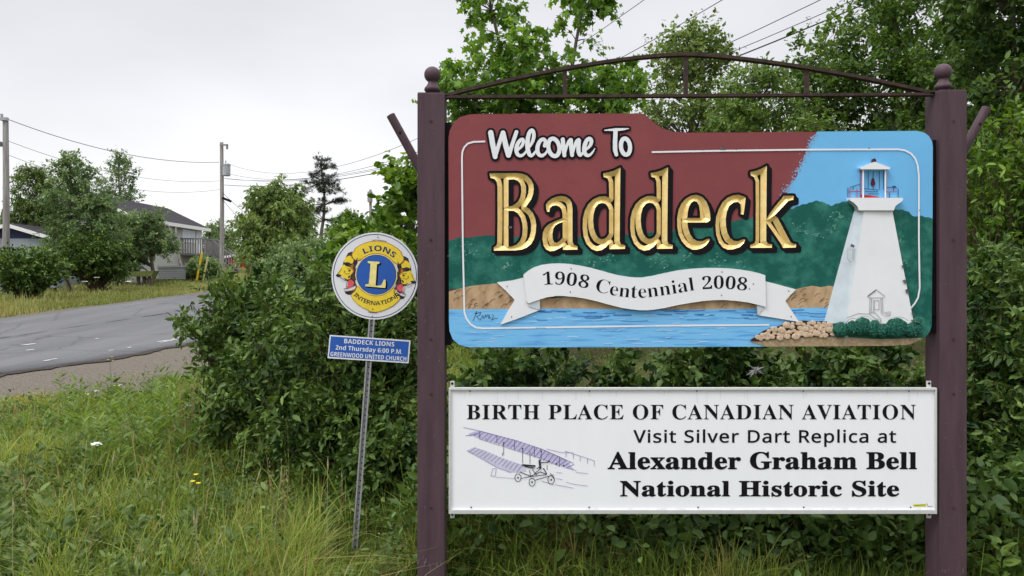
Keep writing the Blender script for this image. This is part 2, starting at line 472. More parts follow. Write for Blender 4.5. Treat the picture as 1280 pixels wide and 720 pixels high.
cbb = t_.nodes.new('ShaderNodeTexCoord'); t_.links.new(cbb.outputs['Object'], nb.inputs['Vector'])
bb = t_.nodes.new('ShaderNodeBump'); bb.inputs['Strength'].default_value = 0.8; bb.inputs['Distance'].default_value = 0.05
t_.links.new(nb.outputs['Fac'], bb.inputs['Height']); t_.links.new(bb.outputs[0], b_.inputs['Normal'])
tag(mk('ground', np.stack([GX.ravel(), GY.ravel(), GZ.ravel()], 1), (np.stack([ii, ii+1, ii+nx+1, ii+nx], 1).ravel(), np.full(len(ii), 4)), gm, smooth=True), kind='structure')

def strip(name, s0, s1, t0, t1, up, m, ns, nt_, wob0=0.0, wob1=0.0, skirt=0.0, crown=0.0):
    ts = np.linspace(t0, t1, nt_); V = []
    w0 = wob0*(np.sin(ts*2.1)+0.6*np.sin(ts*5.3+1)+0.5*np.sin(ts*11.7+2)); w1 = wob1*(np.sin(ts*1.7+2)+0.6*np.sin(ts*4.9)+0.5*np.sin(ts*9.1))
    cols = []
    for k in range(ns+1):
        f = k/ns; s_ = (s0+w0)*(1-f) + (s1+w1)*f
        x = P0[0]+TD[0]*ts+TN[0]*s_; y = P0[1]+TD[1]*ts+TN[1]*s_
        cols.append(np.stack([x, y, zbase(x, y)+up+crown*4*f*(1-f)], 1))
    if skirt:
        a = cols[0].copy(); a[:, 2] -= skirt; b = cols[-1].copy(); b[:, 2] -= skirt; cols = [a]+cols+[b]
    nc = len(cols); V = np.stack(cols, 1).reshape(-1, 3)
    i = (np.arange(nt_-1)[:, None]*nc + np.arange(nc-1)[None]).ravel()
    return mk(name, V, (np.stack([i, i+1, i+nc+1, i+nc], 1).ravel(), np.full(len(i), 4)), m, smooth=False)

# asphalt: worn grey with lengthwise wheel tracks, cracks and patches
am = bpy.data.materials.new('worn_asphalt'); am.use_nodes = True
t_ = am.node_tree; b_ = t_.nodes['Principled BSDF']; b_.inputs['Roughness'].default_value = 0.85; b_.inputs['Specular IOR Level'].default_value = 0.25
tcc = t_.nodes.new('ShaderNodeTexCoord')
mpp = t_.nodes.new('ShaderNodeMapping'); mpp.inputs['Rotation'].default_value = (0, 0, math.atan2(TD[0], TD[1])); mpp.inputs['Scale'].default_value = (1.2, 0.12, 1)
t_.links.new(tcc.outputs['Object'], mpp.inputs[0])
ra = noise_ramp(t_, 1.3, [(0.3, (0.11, 0.11, 0.116)), (0.7, (0.155, 0.155, 0.163))], vec=mpp.outputs[0])
rf = noise_ramp(t_, 90, [(0.3, (0.62, 0.62, 0.62)), (0.7, (1.2, 1.2, 1.2))], detail=3)
vo = t_.nodes.new('ShaderNodeTexVoronoi'); vo.feature = 'DISTANCE_TO_EDGE'; vo.inputs['Scale'].default_value = 0.55
dn = t_.nodes.new('ShaderNodeTexNoise'); dn.inputs['Scale'].default_value = 2.5; dn.inputs['Detail'].default_value = 5
t_.links.new(tcc.outputs['Object'], dn.inputs['Vector'])
av = t_.nodes.new('ShaderNodeMix'); av.data_type = 'RGBA'; av.inputs['Factor'].default_value = 0.3
t_.links.new(tcc.outputs['Object'], av.inputs['A']); t_.links.new(dn.outputs['Color'], av.inputs['B'])
t_.links.new(av.outputs['Result'], vo.inputs['Vector'])
cr = t_.nodes.new('ShaderNodeValToRGB'); t_.links.new(vo.outputs['Distance'], cr.inputs[0])
cr.color_ramp.elements[0].position = 0.004; cr.color_ramp.elements[0].color = (0.68, 0.68, 0.68, 1); cr.color_ramp.elements[1].position = 0.018; cr.color_ramp.elements[1].color = (1, 1, 1, 1)
m1 = t_.nodes.new('ShaderNodeMix'); m1.data_type = 'RGBA'; m1.blend_type = 'MULTIPLY'; m1.inputs['Factor'].default_value = 1
m2 = t_.nodes.new('ShaderNodeMix'); m2.data_type = 'RGBA'; m2.blend_type = 'MULTIPLY'; m2.inputs['Factor'].default_value = 1
t_.links.new(ra.outputs[0], m1.inputs['A']); t_.links.new(rf.outputs[0], m1.inputs['B'])
t_.links.new(m1.outputs['Result'], m2.inputs['A']); t_.links.new(cr.outputs[0], m2.inputs['B']); t_.links.new(m2.outputs['Result'], b_.inputs['Base Color'])
tag(strip('road', 0, 9.0, -16, 85, 0.05, am, 12, 400, 0.06, 0.10, skirt=0.09, crown=0.06), kind='structure')
M['gravel'] = mat('shoulder_gravel', (0.055, 0.045, 0.036), 0.95, scale=40, col2=(0.20, 0.175, 0.145), bump=0.9, bscale=70, fac=(0.3, 0.7))
tag(strip('gravel_shoulder', -3.1, 0.15, -16, 60, 0.012, M['gravel'], 4, 300, 0.34, 0.0), kind='structure')
tag(strip('far_gravel_edge', 8.8, 9.8, -16, 60, 0.014, M['gravel'], 2, 300, 0.0, 0.15), kind='structure')
M['tar'] = mat('crumbled_tar_edge', (0.03, 0.025, 0.022), 0.95, scale=60, col2=(0.075, 0.06, 0.05), bump=0.8)
tag(strip('crumbled_road_edge', -0.22, 0.05, -16, 60, 0.03, M['tar'], 2, 400, 0.09, 0.05), kind='structure')
# worn white edge line and centre seam: flakes of paint left on the asphalt
M['roadpaint'] = mat('worn_white_road_paint', (0.42, 0.42, 0.42), 0.8, scale=30, col2=(0.68, 0.68, 0.68))
M['seam'] = mat('dark_asphalt_seam', (0.045, 0.045, 0.05), 0.9, scale=20, var=0.3)
def road_h(s_): f = np.clip(s_/9.0, 0, 1); return 0.05 + 0.06*4*f*(1-f)
def flakes(name, m, items):
    V = []; F = []
    for (t0, s0, lt, ls) in items:
        n = 9; th = np.arange(n)*2*np.pi/n; rr = rng.uniform(0.65, 1.1, n)
        t = t0 + np.cos(th)*lt*rr; s_ = s0 + np.sin(th)*ls*rr
        x = P0[0]+TD[0]*t+TN[0]*s_; y = P0[1]+TD[1]*t+TN[1]*s_
        j = len(V); V += np.stack([x, y, zbase(x, y)+road_h(s_)+0.010], 1).tolist(); F.append(list(range(j, j+n)))
    return mk(name, V, F, m)
it = []; t = -6.0
while t < 30:
    if rng.random() < 0.72: it.append((t, 0.55+rng.normal(0, 0.07), rng.uniform(0.06, 0.34), rng.uniform(0.012, 0.035)))
    t += rng.exponential(0.42)+.1
for q in ((2.5, 2.1, .12, .04), (3.2, 2.9, .18, .06), (4.4, 2.3, .08, .03)): it.append(q)
tag(flakes('road_edge_marking', M['roadpaint'], it), kind='structure')
it = []; t = -8.0
while t < 40:
    it.append((t, 4.6+0.06*math.sin(t*1.3)+rng.normal(0, 0.02), rng.uniform(0.4, 0.9), rng.uniform(0.02, 0.05))); t += rng.uniform(0.9, 1.6)
sm = flakes('road_centre_seam', M['seam'], it); tag(sm, kind='structure')

# ================================================================== THE TOWN SIGN
sign = empty('welcome_sign', (((535+1185)/2-CX)*K, D+0.09, float(zg(0.9, D))),
             label='large carved town welcome sign on two purple-brown posts with an arched top bar', cat='sign')
def pxX(x): return (x-CX)*K
def pxZ(y): return H+(HY-y)*K
PW = 34*K
for (x0, ytop, yb0, fin) in ((522, 117, 0, 539), (1173, 113.5, 0, 1186.5)):
    b = MB(); b.box(pxX(x0), pxX(x0)+PW, D-0.012, D-0.012+PW, -0.25, pxZ(ytop), bev=0.004)
    b.box(pxX(x0)+0.002, pxX(x0)+PW-0.002, D-0.010, D-0.014+PW, pxZ(ytop)-0.003, pxZ(ytop)+0.004)
    p = b.done('post', M['post'], sign)
    c = (pxX(fin), D+0.055, pxZ(ytop)+0.004); f = MB()
    f.lathe([(0.024, 0), (0.024, 0.014), (0.036, 0.018), (0.042, 0.026), (0.040, 0.036), (0.030, 0.048), (0.023, 0.060), (0.022, 0.068)] +
            [(0.042*math.sin(a), 0.105-0.042*math.cos(a)) for a in np.linspace(0.5, 3.1, 14)], c, 24)
    f.done('finial', M['post'], p, smooth=True)
for i, p in enumerate([o for o in sign.children if o.name.startswith('post')]):
    r3 = np.random.default_rng(20+i); st = Strips(); xl = 522 if i == 0 else 1173
    for k in range(26):
        x = xl+r3.uniform(2, 32); y = r3.uniform(125, 725); st.line([(x, y), (x+r3.normal(0, .6), y+r3.uniform(.6, 3))], r3.uniform(.4, 1.1))
    for k in range(12):
        x = xl+r3.uniform(2, 32); y = r3.uniform(690, 738); st.line([(x, y), (x+r3.normal(0, .8), y+r3.uniform(3, 9))], r3.uniform(.6, 1.6))
    st.done('paint_wear', 0.0145, mat('worn_pale_paint', (0.15, 0.115, 0.125), 0.8, var=0.3, scale=50), p)
    st = Strips()
    for y in (152, 300, 424, 492, 634):
        st.circ(xl+17, y, 1.0, 2.0, 8)
    st.done('bolt_head', 0.0155, M['iron'], p)
# arched bar, tie bar and pickets
b = MB()
ax = np.linspace(556, 1174, 41); u = (ax-858)/(1174-858)
ay = np.where(ax < 858, 65 + 50*np.abs((858-ax)/(858-556))**2.0*0.92 + 0.0, 65 + 45*np.abs(u)**2.0)
ay = np.where(ax < 858, 65+(117-65)*np.abs((858-ax)/302.)**1.55, 65+(114.5-65)*np.abs(u)**1.5)
Pq = np.stack([pxX(ax), np.full(41, D+0.05), pxZ(ay)], 1)
V = []; F = []
for q in Pq:
    V += [(q[0], q[1]-0.019, q[2]-0.008), (q[0], q[1]+0.019, q[2]-0.008), (q[0], q[1]+0.019, q[2]+0.008), (q[0], q[1]-0.019, q[2]+0.008)]
for i in range(40): F += [(4*i+k, 4*i+(k+1) % 4, 4*i+4+(k+1) % 4, 4*i+4+k) for k in range(4)]
b.add(V, F + [(3, 2, 1, 0), (160, 161, 162, 163)]); b.done('arched_bar', M['iron'], sign)
b = MB()
b.add([(pxX(x), D+0.05+dy, pxZ(y)+dz) for x, y in ((556, 118.5), (1173, 115)) for dy, dz in ((-.019, -.0085), (.019, -.0085), (.019, .0055), (-.019, .0055))],
      [(0, 1, 5, 4), (1, 2, 6, 5), (2, 3, 7, 6), (3, 0, 4, 7), (3, 2, 1, 0), (4, 5, 6, 7)]); b.done('tie_bar', M['iron'], sign)
for x in (707, 860, 1013):
    yt = np.interp(x, ax, ay); yl = np.interp(x, (556, 1173), (118.5, 115))
    b = MB(); b.box(pxX(x)-0.010, pxX(x)+0.010, D+0.04, D+0.06, pxZ(yl)+0.004, pxZ(yt)-0.006); b.done('picket', M['iron'], sign)
# leaning brace pipes behind the posts
for P in ([(487.5, 143), (521, 204), (545, 248)], [(1236, 134), (1206, 190), (1182, 236)]):
    b = MB(); pts = [(pxX(x)*1.05, D*1.05+0.02, H+(HY-y)*K*1.05) for x, y in P]
    b.tube(pts, 0.0235, 14)
    o = b.done('brace_pipe', M['post'], sign)
    q = np.array(pts[0])*0.62+np.array(pts[1])*0.38
    b = MB(); b.lathe([(0.007, -0.0245), (0.007, -0.0225)], q, 10, axis='y'); b.done('bolt_hole', M['hole'], o)
# dark hinge plates between panel and posts
for (xa, xb, y0, y1) in ((556.2, 563, 152, 432), (1164, 1172.8, 174, 416)):
    b = MB(); b.box(pxX(xa), pxX(xb), D+0.02, D+0.10, pxZ(y1), pxZ(y0))
    for k in range(4):
        zc_ = pxZ(y0+(y1-y0)*(0.14+0.24*k)); b.box(pxX((xa+xb)/2)-0.006, pxX((xa+xb)/2)+0.006, D+0.012, D+0.02, zc_-0.05, zc_+0.05)
    b.done('mounting_plate', M['black'], sign)

# ---- carved upper panel
Fd = Field(556, 134, 1172, 440, 1.0)
BO = [(560.5, 172), (562, 163), (567, 153), (575, 146), (586, 143), (600, 142.2), (700, 141.7), (802, 141.8), (808, 144.5), (818, 153.5), (828, 160), (840, 164), (856, 165.5), (1000, 164.6), (1146, 163.6), (1155, 165.5), (1161, 170), (1165.2, 177), (1166, 184),
      (1165.5, 300), (1164.5, 406), (1162, 415), (1156, 421.5), (1148, 425.5), (1136, 430.5), (1110, 432.3), (950, 433.2), (800, 434), (586, 434), (574, 431), (566, 424), (562, 414), (561.2, 402)]
board_f = Fd.poly(BO)
nzf = 0.9*np.sin(Fd.X*0.9+3*np.sin(Fd.Y*0.31)) + 0.7*np.sin(Fd.X*0.37+Fd.Y*0.53)
# letters -----------------------------------------------------------
Fl = Field(603, 196, 1008, 326, 0.4)
z3 = zc(600, 200, 5.54); z4 = zc(710, 200, 5.536); z5 = zc(830, 200, 5.539)
def sp(pts): return smoothpoly(pts, 2)
def hard(z, pts, it=1):
    return z(pts)
B_out = z3([(67,93),(120,92),(200,92),(250,91),(290,95),(325,108),(352,135),(368,165),(372,195),(368,235),(356,270),(335,300),(318,325),(340,338),(365,365),(382,405),(389,450),(386,500),(375,545),(355,580),(325,605),(290,620),(240,626),(95,627),(96,604),(114,592),(120,570),(122,400),(121,180),(115,150),(100,132),(72,124)])
B_c1 = z3([(197,136),(235,134),(258,142),(275,158),(285,185),(286,220),(280,255),(266,285),(245,305),(222,318),(197,322)])
B_c2 = z3([(197,351),(235,353),(262,370),(282,400),(293,440),(296,475),(292,525),(278,560),(255,585),(225,598),(197,600)])
a_out = z3([(457,306),(474,285),(500,266),(530,254),(562,249),(592,254),(618,270),(634,295),(640,335),(640,480),(640,565),(648,585),(674,598),(674,620),(600,622),(574,621),(572,598),(548,612),(515,628),(485,632),(458,620),(440,592),(432,545),(436,500),(450,470),(475,445),(520,424),(571,404),(571,372),(564,340),(548,322),(525,314),(500,318),(486,330),(480,358),(466,360),(458,338)])
a_c = z3([(572,430),(545,438),(522,452),(508,475),(501,510),(503,545),(513,568),(530,574),(550,562),(572,540)])
d_out = [(362,52),(360,200),(358,400),(357,560),(364,582),(395,590),(393,615),(340,616),(285,617),(284,578),(265,600),(230,624),(196,630),(160,615),(128,580),(108,530),(101,470),(103,405),(116,350),(140,305),(175,272),(215,253),(255,250),(284,262),(284,200),(282,150),(272,126),(246,118),(243,92),(280,86),(318,74)]
d_c = [(284,345),(275,322),(258,303),(234,297),(208,305),(188,332),(176,375),(173,420),(178,470),(190,510),(207,537),(228,549),(252,545),(270,532),(284,508)]
sh = lambda pts, dx, dy: [(p[0]+dx, p[1]+dy) for p in pts]
e_out = z5([(320,403),(317,365),(308,325),(290,285),(262,255),(225,241),(188,247),(150,268),(120,302),(100,345),(90,400),(91,460),(100,515),(122,562),(155,600),(195,621),(225,621),(262,610),(293,588),(312,560),(313,545),(295,548),(265,562),(230,562),(200,545),(178,510),(165,470),(160,433),(295,433),(318,418)])
e_c = z5([(160,402),(163,360),(173,320),(188,294),(206,284),(226,289),(240,312),(247,350),(250,402)])
c_out = z5([(564,260),(545,250),(515,241),(478,245),(440,260),(405,292),(378,340),(360,395),(355,450),(360,515),(378,570),(405,605),(440,621),(475,619),(520,604),(552,575),(560,550),(548,548),(515,562),(482,560),(455,540),(438,505),(428,460),(426,405),(434,355),(452,315),(480,294),(510,290),(528,306),(531,335),(530,375),(549,378),(556,330)])
k_out = z5([(710,40),(708,200),(707,400),(706,560),(716,578),(746,584),(745,607),(670,608),(595,608),(596,588),(626,576),(633,555),(634,300),(633,150),(622,120),(598,106),(597,84),(640,74),(675,60)])
k_arm = z5([(706,412),(730,372),(770,318),(812,268),(826,248),(895,247),(894,275),(858,284),(800,345),(745,402),(722,418)])
k_leg = z5([(700,424),(716,410),(760,383),(785,400),(840,505),(872,565),(886,578),(913,582),(911,605),(860,607),(822,609),(812,586),(760,510)])
def let(outer, *cs):
    f = Fl.poly(outer)
    for c in cs: f = np.maximum(f, -Fl.poly(c))
    return f
parts = [let(B_out, B_c1, B_c2), let(a_out, a_c), let(z4(d_out), z4(d_c)), let(z4(sh(d_out, 329, -2)), z4(sh(d_c, 329, -2))), let(e_out, e_c), let(c_out), let(k_out), let(k_arm), let(k_leg)]
gold_f = np.minimum.reduce(parts)
blk = gold_f - 3.0
blk = np.minimum(blk, np.minimum.reduce([Fl.shift(gold_f, d, d) for d in (1.2, 2.4, 3.6, 4.4)]) - 2.0)
# hole in the coarse face sheets, hidden beneath the black outline
iy = np.clip(np.round((Fd.Y-Fl.y0)/Fl.st).astype(int), 0, Fl.ny-1); ix = np.clip(np.round((Fd.X-Fl.x0)/Fl.st).astype(int), 0, Fl.nx-1)
inl = (Fd.X > Fl.x0) & (Fd.X < Fl.x0+405) & (Fd.Y > Fl.y0) & (Fd.Y < Fl.y0+130)
hole = np.where(inl, blk[iy, ix], 60.0) + 1.6
cut = lambda f: np.maximum(f, -hole)
# core of the board (behind the carved face)
core = smoothpoly(BO, 1); cp = face_pt(core[:, 0], core[:, 1], -0.016); cp = 0*cp + cp
panel = MB().prism(cp, (0, 0.03, 0)).done('carved_panel', M['black'], sign)
paint('burgundy_face', Fd, cut(board_f), 0.0, M['burgundy'], panel, thick=0.04)
# painted blue sky, green hills, shore, water: each coat a sheet a hair above the one below
inb = np.maximum(board_f, -1e3) + 0.05
sky_f = np.maximum(inb, Fd.poly([(1023+1, 160), (1017, 172), (1008, 190), (1001, 207), (994, 222), (986, 236), (978, 252), (970, 275), (970, 330), (1180, 330), (1180, 150), (1026, 150)]) + nzf*0.9)
paint('painted_sky', Fd, cut(sky_f), 0.0008, M['skyblue'], panel)
hill_t = [(555, 303), (572, 297), (590, 296.5), (606, 294), (640, 296), (680, 297), (720, 297), (800, 292), (880, 283), (960, 268), (985, 262), (1000, 257), (1012, 253), (1022, 251), (1031, 253), (1038, 258), (1046, 254), (1056, 252), (1066, 256), (1080, 262), (1100, 263), (1112, 262), (1124, 261.5), (1136, 265), (1143, 271), (1152, 270), (1162, 272), (1175, 276)]
hl = Fd.poly(hill_t + [(1175, 440), (1036, 440), (1036, 392), (1030, 380), (1000, 372), (860, 380), (700, 372), (600, 362), (555, 362)])
hill_f = np.maximum(inb, hl - 0.8*np.sin(Fd.X*0.55)*np.sin(Fd.X*0.21+1))
paint('painted_hills', Fd, cut(hill_f), 0.0016, M['hills'], panel)
shore_f = np.maximum(inb, Fd.poly([(555, 366), (570, 362), (585, 358), (600, 356), (622, 354), (640, 362), (660, 372), (690, 373), (720, 370), (760, 374), (800, 378), (860, 376), (900, 374), (935, 377), (960, 370), (985, 364), (1000, 360), (1015, 357), (1026, 359), (1036, 357), (1060, 362), (1060, 392), (555, 392)]))
paint('painted_shore', Fd, shore_f, 0.0024, M['shore'], panel)
wat_f = np.maximum(inb, Fd.poly([(555, 387), (640, 386), (700, 385.5), (760, 386), (850, 387), (930, 386), (1000, 385), (1060, 384), (1060, 440), (555, 440)]))
paint('painted_water', Fd, wat_f, 0.0032, M['water'], panel)
# ragged scallops of paler leaves along the hills
pf = Fd.blank(); r2 = np.random.default_rng(5)
for (x0, x1, y0, y1, n) in ((566, 650, 300, 345, 40), (700, 1000, 318, 352, 80), (985, 1060, 256, 300, 60), (1085, 1160, 266, 330, 46), (1075, 1160, 338, 400, 36)):
    for c in range(max(3, n//9)):
        xc_, yc_ = r2.uniform(x0, x1), r2.uniform(y0, y1)
        for k in range(16):
            x, y = xc_+r2.normal(0, 6), yc_+r2.normal(0, 4); an = r2.uniform(-.9, .5); l = r2.uniform(.6, 2.0)
            pf = np.minimum(pf, Fd.stroke([(x, y, r2.uniform(.25, .55)), (x+l*math.cos(an), y+l*math.sin(an), .2)]) if False else np.hypot((Fd.X-x)*math.cos(an)+(Fd.Y-y)*math.sin(an), 2.2*((Fd.Y-y)*math.cos(an)-(Fd.X-x)*math.sin(an)))-l)
paint('painted_leaf_dabs', Fd, np.maximum(np.maximum(pf, hill_f+1), -hole), 0.0021, M['hills_pale'], panel)
# water glints and dark ripples
st = Strips()
for k in range(46):
    x, y = r2.uniform(570, 940), r2.uniform(392, 430); l = r2.uniform(4, 16); st.line([(x, y), (x+l/2, y-r2.uniform(0, .8)), (x+l, y+r2.uniform(-.8, .4))], r2.uniform(.5, 1.1))
st.done('painted_glints', 0.0037, mat('pale_water_glint', (0.42, 0.62, 0.85), 0.5), panel)
st = Strips()
for k in range(40):
    x, y = r2.uniform(660, 1030), 387+abs(r2.normal(0, 6)); l = r2.uniform(10, 34); st.line([(x, y), (x+l/2, y+r2.uniform(0, .9)), (x+l, y+r2.uniform(-.5, .5))], r2.uniform(.5, 1.2))
st.done('painted_ripples', 0.0040, mat('deep_blue_ripple', (0.035, 0.16, 0.46), 0.5), panel)
st = Strips()
for k in range(60):
    x, y = r2.choice([r2.uniform(566, 640), r2.uniform(676, 940), r2.uniform(985, 1040)]), r2.uniform(364, 386); l = r2.uniform(3, 12)
    st.line([(x, y), (x+l*.4, y-l*.45), (x+l*.8, y-l*.5)], r2.uniform(.4, .9))
st.done('painted_cracks', 0.0030, mat('brown_bank_shading', (0.15, 0.085, 0.05), 0.6), panel)
# stippled edge where the sky meets the burgundy
dab = Fd.blank()
for k in range(330):
    v = r2.uniform(0, 1); x = np.interp(v, [0, .5, 1], [1020, 1001, 976]); y = 168+v*82
    dab = np.minimum(dab, np.hypot(Fd.X-x-r2.normal(-1.2, 2.6), Fd.Y-y)-r2.uniform(.35, .85))
paint('painted_stipple', Fd, np.maximum(np.maximum(dab, board_f+1), -hole), 0.0012, mat('greyed_blue_paint', (0.22, 0.30, 0.46), 0.5), panel)
# pinstripe
pl = Strips()
pl.line([(606.5, 177), (592, 177.5), (585, 179.5), (580.5, 184), (578, 190), (577.5, 197), (578.5, 300), (580.5, 390), (583, 398), (588, 405), (595, 409.5), (604, 410.3), (700, 409), (830, 407), (961, 406)], 2.1)
pl.done('pinstripe', 0.0046, M['white'], panel); pl = Strips()
pl.line([(814.5, 190.3), (900, 188.6), (1000, 187.3), (1122, 186.8), (1131, 188.3), (1138, 192), (1143.5, 198.5), (1146.5, 207), (1148, 220), (1148, 300), (1149, 360), (1147, 372), (1143, 379), (1138, 385)], 2.1)
pl.done('pinstripe', 0.0046, M['white'], panel)
# black outline and gold grooves
paint('name_outline', Fl, np.maximum(blk, -gold_f), 0.0042, M['black'], panel, thick=0.006)
paint('name_lettering', Fl, gold_f, 0.0040, M['gold'], panel, relief=lambda f: -0.0033*np.clip(-f, 0, None))
# greeting
Fw = Field(603, 151, 800, 206, 0.4)
za = zc(600, 150, 12.8); zb = zc(690, 150, 11.61)
def ell(cx_, cy_, rx, ry, r, n=24, sl=0.0):
    th = np.arange(n+1)*2*np.pi/n; return [(cx_+rx*math.cos(t)-sl*ry*math.sin(t), cy_+ry*math.sin(t), r) for t in th]
def curve(pts): return [tuple(p) for p in smoothpoly(pts, 2, closed=False)]
gr = [za([(172, 205, 42), (205, 400, 42), (243, 590, 38)]), za([(243, 585, 32), (300, 400, 30), (365, 205, 34)]), za([(370, 205, 36), (410, 400, 42), (455, 565, 40)]), za([(462, 560, 34), (520, 380, 31), (583, 195, 30)]),
      za(curve([(610, 478, 18), (670, 420, 24), (702, 345, 26), (680, 300, 26), (620, 345, 30), (575, 450, 33), (590, 550, 30), (650, 582, 26), (705, 550, 20), (745, 490, 14)])),
      za(curve([(800, 425, 18), (850, 330, 28), (866, 220, 30), (835, 150, 26), (780, 210, 32), (757, 350, 36), (762, 480, 36), (800, 580, 30), (850, 560, 22), (890, 500, 16)])),
      za(curve([(1032, 415, 28), (1052, 345, 28), (1015, 300, 28), (955, 335, 30), (912, 440, 34), (925, 545, 32), (985, 582, 28), (1050, 540, 20), (1080, 480, 14)])),
      za(ell(1180, 440, 88, 140, 33, sl=-0.12)),
      zb([(155, 285, 30), (165, 400, 31), (178, 515, 28)]), zb(curve([(178, 500, 20), (205, 400, 20), (240, 310, 22), (272, 290, 28)])), zb([(272, 295, 30), (278, 400, 31), (290, 512, 27)]), zb(curve([(292, 500, 20), (320, 400, 20), (350, 310, 22), (385, 292, 28)])), zb(curve([(388, 300, 30), (380, 400, 31), (385, 480, 30), (410, 520, 26), (440, 480, 14)])),
      zb(curve([(485, 440, 14), (555, 375, 24), (577, 300, 28), (540, 262, 26), (490, 310, 30), (462, 410, 32), (470, 490, 30), (520, 525, 24), (575, 490, 16), (620, 415, 6)])),
      zb([(760, 152, 7), (850, 146, 16), (940, 142, 21), (1030, 136, 17), (1110, 126, 5)]), zb([(920, 150, 31), (912, 330, 32), (914, 440, 32), (932, 505, 26)]), zb(ell(1064, 388, 66, 118, 30, sl=-0.08))]
gf = np.minimum.reduce([Fw.stroke(s_) for s_ in gr])
paint('greeting_outline', Fw, gf - 2.7, 0.0042, M['black'], panel, thick=0.002)
paint('greeting_lettering', Fw, gf, 0.0062, M['white'], panel, thick=0.003)
# ribbon
Fr = Field(616, 322, 1002, 412, 0.5)
r_top = [(654, 343.4), (660, 338.5), (667, 334.2), (677, 331), (688.7, 329.4), (700, 329.1), (710.6, 329.7), (724, 331.8), (738.7, 334.8), (760.6, 341), (772, 343.8), (784, 345.8), (793, 346.6), (802.8, 346.6), (815, 344.7), (830, 341.3), (846, 338), (863, 335.9), (880.6, 334.8), (895, 334.8), (908.7, 335.3), (923, 336.8), (937, 339), (947, 341.4), (954.8, 343.9)]
r_bot = [(955.6, 383.3), (945, 380.5), (933.7, 377.8), (918, 375.8), (902.5, 374.7), (890, 375), (877.5, 376), (861, 378.4), (846.2, 381), (830, 384.6), (815, 386.9), (807, 387.6), (799.7, 387.5), (788, 386.3), (776, 384.4), (760, 380.4), (745, 376.2), (731, 373), (716.9, 370.8), (705, 370), (693.4, 370), (683, 371.5), (674.7, 374), (667, 376.6), (661, 379), (658.5, 377), (656.5, 360)]
paint('ribbon_tail', Fr, Fr.poly([(620.8, 352.8), (640, 350.4), (656, 346.6), (660, 380), (674.7, 387.2), (650, 397), (625.5, 405.6), (634, 390), (643.4, 374.7), (632, 363)]), 0.012, M['white'], panel, thick=0.014)
paint('ribbon_tail', Fr, Fr.poly([(952, 350.5), (970, 355), (994, 361.6), (987, 368.5), (980.6, 376), (989, 389), (997.8, 402.2), (970, 397.5), (945.5, 393.6), (950, 383)]), 0.012, M['white'], panel, thick=0.014)
paint('ribbon_fold', Fr, Fr.poly([(657, 376), (674.7, 374.2), (674.7, 387), (661, 383)]), 0.016, M['greywhite'], panel, thick=0.018)
paint('ribbon_fold', Fr, Fr.poly([(944.7, 380), (955.2, 383.2), (945.5, 393.6)]), 0.016, M['greywhite'], panel, thick=0.018)
paint('ribbon', Fr, Fr.poly(r_top + r_bot), 0.022, M['white'], panel, thick=0.022)
tx = Text(); bl = smoothpoly([(676, 356.6), (690, 355.3), (710, 356.4), (728, 359), (751, 366), (770, 370), (784, 371.8), (803, 372.6), (830, 369), (848, 366), (866, 362.8), (882, 361.2), (900, 360.5), (926, 362.5), (945, 365.5)], 2, closed=False)
sl_ = np.concatenate([[0], np.cumsum(np.hypot(*np.diff(bl, axis=0).T))])
ua = lambda x: float(np.interp(x, bl[:, 0], sl_))
tx.along(serif('1908'), bl, ua(679), ua(734), 15.2, serif('H'), offset=-0.006)
tx.done('ribbon_lettering', 0.0226, M['black'], panel); tx = Text()
tx.along(serif('Centennial'), bl, ua(743), ua(867), 16.2, serif('H'), offset=-0.010)
tx.done('ribbon_lettering', 0.0226, M['black'], panel); tx = Text()
tx.along(serif('2008'), bl, ua(877), ua(931.5), 15.2, serif('H'), offset=-0.006)
tx.done('ribbon_lettering', 0.0226, M['black'], panel)
st = Strips()
for x, y in ((713.5, 336), (712.5, 365), (901, 340), (900.5, 369), (634, 358), (639.5, 396), (984, 363.5), (987, 395.5), (940, 355), (935, 361)): st.line([(x-.3, y-1), (x+.3, y+1)], 1.1)
st.done('ribbon_nail', 0.0228, M['chip'], panel)
# artist's signature
zs = zc(540, 290, 4.0); st = Strips()
for s_ in ([(205,445),(225,395),(215,410),(245,400),(240,415),(222,422),(240,440)], [(240,440),(255,415),(258,432),(252,428)], [(262,432),(268,412),(272,425),(280,410),(284,432)], [(288,412),(286,430),(298,428)], [(300,410),(308,420),(298,440),(312,432),(328,430)]): st.line(zs(s_), 0.55)
st.done('artist_signature', 0.0048, M['ink'], panel)
# lighthouse relief
zl = zc(1030, 190, 3.0)
lh = MB()
def pxv(x, y, h): return tuple(face_pt(np.array([x]), np.array([y]), h)[0])
q = zl([(112, 222), (140, 222), (247, 222), (327, 642), (75, 642), (-2, 642)])
V = [pxv(*q[0], .006), pxv(*q[1], .030), pxv(*q[2], .026), pxv(*q[3], .026), pxv(*q[4], .030), pxv(*q[5], .006)] + [pxv(*p, 0.0) for p in q]
lh.add(V, [(1, 2, 3, 4), (2, 1, 7, 8), (3, 2, 8, 9), (4, 3, 9, 10)])
lh.done('lighthouse_tower', M['white'], panel)
MB().add([V[0], V[1], V[4], V[5], V[6], V[7], V[10], V[11]], [(0, 1, 2, 3), (1, 0, 4, 5), (0, 3, 7, 4), (3, 2, 6, 7)]).done('lighthouse_side', M['greywhite'], panel)
FL = Field(1036, 196, 1150, 270, 0.4)
paint('lighthouse_gallery', FL, FL.poly(zl([(84, 174), (281, 174), (281, 184), (268, 194), (253, 205), (247, 222), (117, 222), (113, 208), (100, 194), (84, 184)])), 0.040, M['white'], panel, thick=0.04)
z7 = zc(1030, 195, 10.28)
